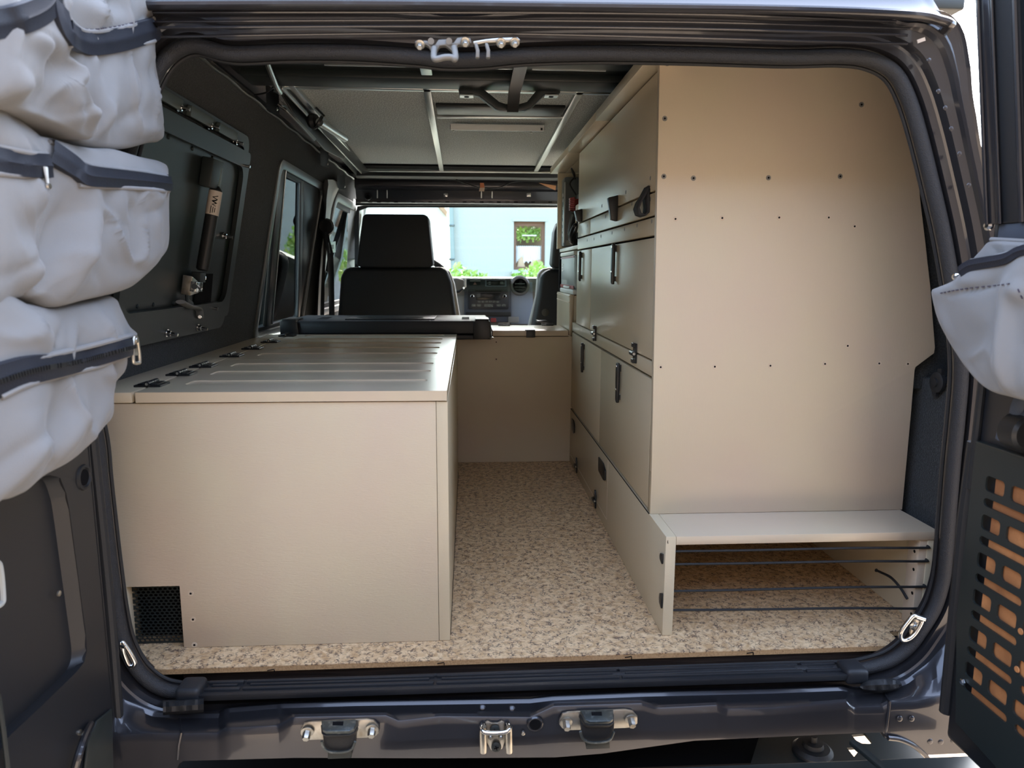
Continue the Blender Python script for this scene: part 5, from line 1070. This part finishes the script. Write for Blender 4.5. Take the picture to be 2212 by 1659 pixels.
YD = 2.35
db = E('dashboard', 'taupe and black dashboard with radio, display and round vent under the windscreen', 'dashboard', (.1, YD, .3))
zt_ = PY(1050, 601, YD).z
b = B(); b.grid([[(x, YD+.18, zt_+.0), (x, YD+.05, zt_+.006), (x, YD+.005, zt_), (x, YD, zt_-.02), (x, YD+.01, zt_-.25), (x, YD+.1, zt_-.35)] for x in (-.56, -.4, -.1, .1, .4, .92)]); mk('dash_body', b, dashm, db, smooth=50)
def dp(pts, off, t, mat, name, bev=.001, label=None):
    b = B(); b.prism([PY(x, y, YD-off) for x, y in pts], (0, t, 0)); return mk(name, b, mat, db, bev=bev, label=label)
def rp_(x0, y0, x1, y1, r=3): return [(p[0], p[1]) for p in rr(x0, y0, x1, y1, r, 3)]
dp(rp_(1003, 603, 1104, 696, 4), .012, .012, M('centre_stack', (.055, .06, .075), .5), 'centre_stack')
dp(rp_(1011, 624, 1099, 668, 3), .016, .005, M('radio_rim', (.02, .022, .028), .3), 'radio')
dp(rp_(1026, 627, 1084, 630, 1), .0175, .002, hole, 'disc_slot')
dp(rp_(1028, 633, 1082, 648, 1), .0175, .002, display, 'radio_display')
for x in (1020, 1090):
    b = B(); b.lathe(PY(x, 640, YD-.0165), (0, -1, 0), [(.0105, 0), (.010, .006), (.0075, .007), (.006, .012), (.002, .012)], 20); mk('radio_knob', b, chrome, db)
    b = B(); b.lathe(PY(x, 640, YD-.0290), (0, -1, 0), [(.0062, 0), (.006, .001)], 16); mk('knob_face', b, hole, db)
for i in range(6): dp(rp_(1032+i*8, 650, 1038.5+i*8, 653.5, 1), .0175, .002, M_capm, 'radio_button', bev=0)
for i, x in enumerate((1019, 1030, 1073, 1084)): dp(rp_(x, 657, x+9, 662, 1), .0175, .002, M_capm, 'radio_button', bev=0)
dp(rp_(1046, 657, 1065, 663, 1), .0175, .002, M_capm, 'radio_button', bev=0)
dp(rp_(1048, 605, 1094, 619, 1), .014, .003, dashb, 'clock_frame'); dp(rp_(1051, 606, 1091, 617, 1), .0155, .002, display, 'clock_display')
for (x, y, w) in [(1055, 609, 5), (1055, 613, 5), (1080, 609, 7), (1080, 612, 7)]: dp(rp_(x, y, x+w, y+1.3, .5), .017, .001, white, 'clock_print', bev=0)
dp(rp_(1014, 608, 1038, 617, 1), .0135, .003, M('switch_dark', (.03, .035, .04), .5), 'hazard_switch')
dp([(1022, 615), (1030, 615), (1026, 609)], .0150, .001, M('hazard_red', (.6, .3, .28), .5), 'hazard_triangle', bev=0)
dp(rp_(1015, 606, 1038, 607.5, .6), .0145, .002, white, 'switch_edge', bev=0)
b = B(); b.lathe(PY(1123, 617, YD-.014), (0, -1, 0), [(.050, -.02), (.050, .004), (.044, .012), (.036, .010), (.034, -.004)], 36); mk('round_vent', b, M('vent_ring', (.17, .165, .16), .4), db, label='round air vent with grey ring')
b = B(); b.lathe(PY(1123, 617, YD-.016), (0, -1, 0), [(.035, 0), (.035, .001)], 30); mk('vent_inside', b, hole, db)
for y in (612, 619, 625):
    dp(rp_(1112, y, 1134, y+2.4, 1), .022, .004, M_capm if y == 612 else black, 'vent_slat', bev=.0006)
dp([(1104, 604), (1150, 610), (1152, 700), (1104, 700)], .006, .006, dashb, 'side_panel')
dp([(975, 640), (1003, 640), (1003, 700), (975, 700)], .008, .008, dashm, 'knee_panel')
dp(rp_(1006, 674, 1104, 684, 2), .0135, .002, black, 'lower_tray'); dp([(1006, 684), (1125, 684), (1125, 665), (1120, 660), (1104, 668), (1004, 670), (1004, 676), (1104, 676), (1104, 700), (1006, 700)][:3]+[(1006, 700)], .010, .003, dashm, 'lower_rim') if 0 else None
dp(rp_(1060, 687, 1072, 696, 2), .0145, .002, red, 'red_item'); dp(rp_(1098, 684, 1121, 697, 2), .0145, .002, dashm, 'tray_item')
# steering column with stalk
sc_ = E('steering_column', 'dark steering column cover with key and stalk beside the driver seat', 'steering column', PY(990, 620, 2.15))
b = B(); b.prism([PY(x, y, 2.15) for x, y in [(974, 606), (984, 600), (1002, 604), (1003, 620), (990, 636), (976, 634)]], (0, .16, 0)); mk('column_cover', b, dashm, sc_, bev=.008)
b = B(); b.tube([PY(981, 631, 2.12), PY(992, 630, 2.11), PY(1001, 623, 2.10)], [.008, .007, .004], 10); mk('key_bunch', b, black, sc_)
b = B(); b.lathe(PY(1001, 622, 2.10), (.6, -1, 0), [(.005, 0), (.005, .004)], 14); mk('key_tip', b, chrome, sc_)
b = B(); b.prism([PY(x, y, 2.14) for x, y in [(1003, 603), (1008, 603), (1008, 620), (1004, 622)]], (0, .02, 0)); mk('column_edge', b, alu, sc_, bev=.002)
b = B(); cw = PY(900, 640, 2.05); b.tube([cw+V((.17*math.cos(a), .05*math.sin(a), .17*math.sin(a))) for a in [2*PI*k/40 for k in range(40)]], .013, 10, closed=True); mk('steering_wheel', b, black, sc_)
# overhead cable and orange foil tags
cb = E('hanging_cable', 'thin black cable sagging below the windscreen header', 'cable', PY(1050, 400, 2.12))
b = B(); b.tube(cr([PY(x, y, 2.12) for x, y in [(985, 388), (1005, 396), (1030, 404), (1060, 407), (1085, 403), (1105, 394), (1135, 391), (1190, 393)]], 6), .0026, 8); mk('cable', b, rubber, cb)
ot = E('orange_foil_tag', 'small orange foil tag taped to the cable in the middle of the header', 'tag', PY(1042, 405, 2.11))
b = B(); b.prism([PY(x, y, 2.115) for x, y in [(1037, 395), (1045, 395), (1047, 405), (1037, 406)]], (0, .003, 0)); b.bm.normal_update(); mk('foil', b, orange, ot)
b = B(); b.prism([PY(x, y, 2.113) for x, y in [(1036, 406), (1047, 405), (1046, 413), (1035, 413)]], (0, .003, 0)); mk('paper_end', b, M('paper_tag', (.75, .55, .42), .7), ot)
ot = E('orange_foil_tag', 'larger orange foil strip hanging at the right end of the header by the cabinet', 'tag', PY(1185, 400, 2.11))
b = B(); b.prism([PY(x, y, 2.115) for x, y in [(1164, 395), (1201, 401), (1200, 411), (1190, 407)]], (0, .003, 0)); mk('foil', b, M('foil_light', (.75, .38, .20), .6), ot)

# ================================================================== OUTSIDE
def PD(px, py, Y): return PY(px, py, Y)
hw = E('house', 'white plastered house wall with a brown framed window beyond the windscreen', 'house', (0, 13, -.9))
YH = 13.0
wx0, wz1 = PD(1110, 478, YH).x, PD(1110, 478, YH).z; wx1, wz0 = PD(1177, 583, YH).x, PD(1177, 583, YH).z
b = B(); b.plate([(PD(972, 500, YH).x, -.9), (9, -.9), (9, 2.9), (PD(972, 500, YH).x, 2.9)], [[(wx0, wz0), (wx1, wz0), (wx1, wz1), (wx0, wz1)]], .35, (0, YH, 0), n=(0, -1, 0)); mk('plaster_wall', b, plaster, hw, smooth=0)
b = B(); b.prism([(wx0-.03, YH-.02, wz1), (wx1+.03, YH-.02, wz1), (wx1+.03, YH-.02, wz1+.05), (wx0-.03, YH-.02, wz1+.05)], (0, .04, 0)); b.box((wx0-.04, YH-.14, wz0-.10), (wx1+.04, YH+.05, wz0-.03)); mk('window_surround', b, plaster, hw, smooth=0)
b = B(); b.plate([(wx0, wz0), (wx1, wz0), (wx1, wz1), (wx0, wz1)], [[(wx0+.055, wz0+.06), (wx1-.055, wz0+.06), (wx1-.055, wz1-.08), (wx0+.055, wz1-.08)]], .06, (0, YH+.10, 0), n=(0, -1, 0)); mk('window_frame', b, brown, hw, smooth=0)
b = B(); b.box((wx0, YH+.50, wz0), (wx1, YH+.52, wz1)); mk('dark_room', b, M('room_dark', (.12, .09, .07), .9), hw, smooth=0)
b = B(); cz0 = wz0+(wz1-wz0)*.13; cz1 = wz0+(wz1-wz0)*.50; n_ = 60
b.grid([[(wx0+.06+(wx1-wx0-.12)*i/n_, YH+.20+.015*math.sin(i*1.3), cz1+.008*math.sin(i*1.3)) for i in range(n_+1)], [(wx0+.06+(wx1-wx0-.12)*i/n_, YH+.20+.02*math.sin(i*1.3), cz0+.05*abs(math.sin(i*.32))) for i in range(n_+1)]]); mk('lace_curtain', b, M('white_lace', (.75, .78, .80), .9), hw)
b = B(); b.box((wx0+.18, YH+.15, wz0+(wz1-wz0)*.71), (wx1-.16, YH+.16, wz0+(wz1-wz0)*.73)); mk('window_rod', b, white, hw, smooth=0)
rr_ = random.Random(5)
b = B()
def leaf(b, c, s, rnd):
    a = V((rnd.uniform(-1, 1), rnd.uniform(-1, 1), rnd.uniform(-1, 1))).normalized(); t = a.orthogonal().normalized(); u = a.cross(t)
    vs = [b.bm.verts.new(c+t*s), b.bm.verts.new(c+u*s*.55), b.bm.verts.new(c-t*s), b.bm.verts.new(c-u*s*.55)]; b.bm.faces.new(vs)
for i in range(350): leaf(b, V((rr_.uniform(wx0+.07, wx1-.07), YH+rr_.uniform(.22, .3), rr_.gauss(wz0+(wz1-wz0)*.76, .07))), .035, rr_)
mk('window_plant', b, leafm, hw, smooth=0); 
b = B(); b.prism([PD(x, y, YH+.18) for x, y in [(1116, 583), (1120, 560), (1128, 552), (1136, 583)]], (0, .05, 0)); b.prism([PD(x, y, YH+.18) for x, y in [(1140, 583), (1150, 562), (1168, 560), (1174, 583)]], (0, .05, 0)); mk('indoor_ornament', b, M('clay_ornament', (.5, .36, .24), .8), hw, bev=.01)
dpz = E('downpipe', 'grey rain downpipe at the corner of the white house', 'pipe', PD(975, 560, YH-.1))
b = B(); b.tube([PD(974, 430, YH-.1), PD(976, 500, YH-.1), PD(978, 575, YH-.1), PD(979, 740, YH-.1)], .045, 12); mk('pipe', b, M('grey_zinc_pipe', (.22, .27, .26), .5), dpz)
for y in (487, 560):
    b = B(); b.lathe(PD(976, y, YH-.1), (0, 0, 1), [(.055, -.02), (.06, 0), (.055, .02)], 12); mk('pipe_clamp', b, M_capm, dpz)
h2_ = E('neighbour_house', 'bright pale house with timber eaves left of the downpipe', 'house', (-4, 17, -.9))
b = B(); b.box((-9, 17, -.9), (PD(968, 500, 17).x, 22, 3.4)); mk('plaster_wall', b, M('sunlit_plaster', (.55, .56, .52), .9), h2_, smooth=0)
b = B(); b.prism([PD(x, y, 16.4) for x, y in [(944, 443), (956, 443), (966, 458), (964, 466)]], (0, 1.2, 0)); mk('timber_eave', b, rooft, h2_)
def bush(name, label, boxes, n, s, seed, cat='bush', grp=None):
    t = E(name, label, cat, boxes[0][0], group=grp); r = random.Random(seed); b = B()
    for (c, rad) in boxes:
        for i in range(n):
            d = V((r.gauss(0, 1), r.gauss(0, 1), r.gauss(0, 1))).normalized()*(r.random()**.4)
            leaf(b, V(c)+V((d.x*rad[0], d.y*rad[1], d.z*rad[2])), s*r.uniform(.6, 1.3), r)
    tag(mk('foliage', b, leafm, t, smooth=0), kind='stuff')
    b = B(); c, rad = boxes[0]; b.cyl((c[0], c[1], -.9), (c[0], c[1], c[2]), .03, 8, .015); mk('stem', b, rooft, t)
    return t
bush('garden_bush', 'green bush below the downpipe in front of the white house wall', [(PD(990, 606, 8)-V((0, 0, .10)), (.16, .25, .33)), (PD(1015, 612, 8)-V((0, 0, .10)), (.2, .25, .28)), (PD(1040, 614, 8)-V((0, 0, .12)), (.2, .2, .27))], 500, .035, 1)
bush('garden_bush', 'green bush below the brown framed window of the house', [(PD(1140, 612, 8)-V((0, 0, .10)), (.2, .2, .33)), (PD(1160, 606, 8)-V((0, 0, .10)), (.14, .2, .36)), (PD(1118, 613, 8)-V((0, 0, .10)), (.14, .2, .25))], 500, .035, 2)
# left of the car: hedge, pale wall and a dark parked car seen through the side windows
hg = bush('garden_hedge', 'tall loose green hedge left of the car seen through the sliding window', [((-6.5, 8.5, .9), (1.6, 3.0, 1.3)), ((-7.5, 11.5, 1.2), (2.0, 2.5, 1.7)), ((-7.6, 5.0, .3), (1.0, 1.6, 1.0))], 5200, .11, 9, 'hedge')
gw = E('garage_building', 'pale building with horizontal boards behind the hedge on the left', 'building', (-13, 16, -.9))
b = B(); b.box((-13.5, 4, -.9), (-13, 30, 3.1)); mk('building_wall', b, plaster, gw, smooth=0)
for k in range(9):
    b = B(); b.box((-13.05, 4, 1.15+k*.22), (-12.98, 30, 1.33+k*.22)); mk('siding_board', b, M('grey_siding', (.55, .55, .52), .8) if k == 0 else bpy.data.materials['grey_siding'], gw, smooth=0)
pk = E('parked_car', 'dark parked car on the left beyond the sliding window', 'car', (-3.9, 6.4, -.9))
b = B(); body = [(-2.1, .25), (-2.1, .75), (-1.5, .9), (-.9, 1.38), (.7, 1.42), (1.3, .98), (2.1, .85), (2.15, .3)]
b.prism([(-4.6, 6.4+y, -.9+z) for y, z in body], (1.6, 0, 0)); mk('car_body', b, paint, pk, bev=.06, seg=3)
b = B(); b.prism([(-2.995, 6.4+y, -.9+z) for y, z in [(-1.2, .92), (-.85, 1.30), (.62, 1.34), (1.05, .95)]], (.004, 0, 0)); mk('car_window', b, display, pk, smooth=0)
for y in (5.0, 7.8):
    b = B(); b.lathe((-3.05, y, -.58), (1, 0, 0), [(.32, 0), (.32, .03), (.27, .06), (.2, .05)], 28); mk('car_wheel', b, rubber, pk)
hb_ = E('daylight_screen', 'added dark board screen shaping the daylight some metres behind the open rear doors', 'building', (0, -5.6, -.9))  # added out of view: dark boards hold back low daylight from behind
wd = M('dark_screen_timber', (.055, .043, .034), .85, bump=(.4, .002, (60, 60, 8), 3))
for k in range(34):
    b = B(); b.box((-10+k*.6, -5.65, -.9), (-10+k*.6+.585, -5.62, 4.3)); mk('screen_board', b, wd, hb_, smooth=0)
# right: a sunlit wall keeps the other side of the garden closed
rwall = E('garden_wall', 'pale rendered garden wall far to the right of the car', 'wall', (9, 6, -.9))
b = B(); b.box((9, -6, -.9), (9.25, 20, 1.2)); mk('wall_body', b, plaster, rwall, smooth=0)
b = B(); b.box((8.95, -6, 1.2), (9.3, 20, 1.26)); mk('wall_cap', b, plaster, rwall, smooth=0)
for o in list(C.objects):
    if o.parent is None and o.type == 'EMPTY' and not o.children: bpy.data.objects.remove(o)
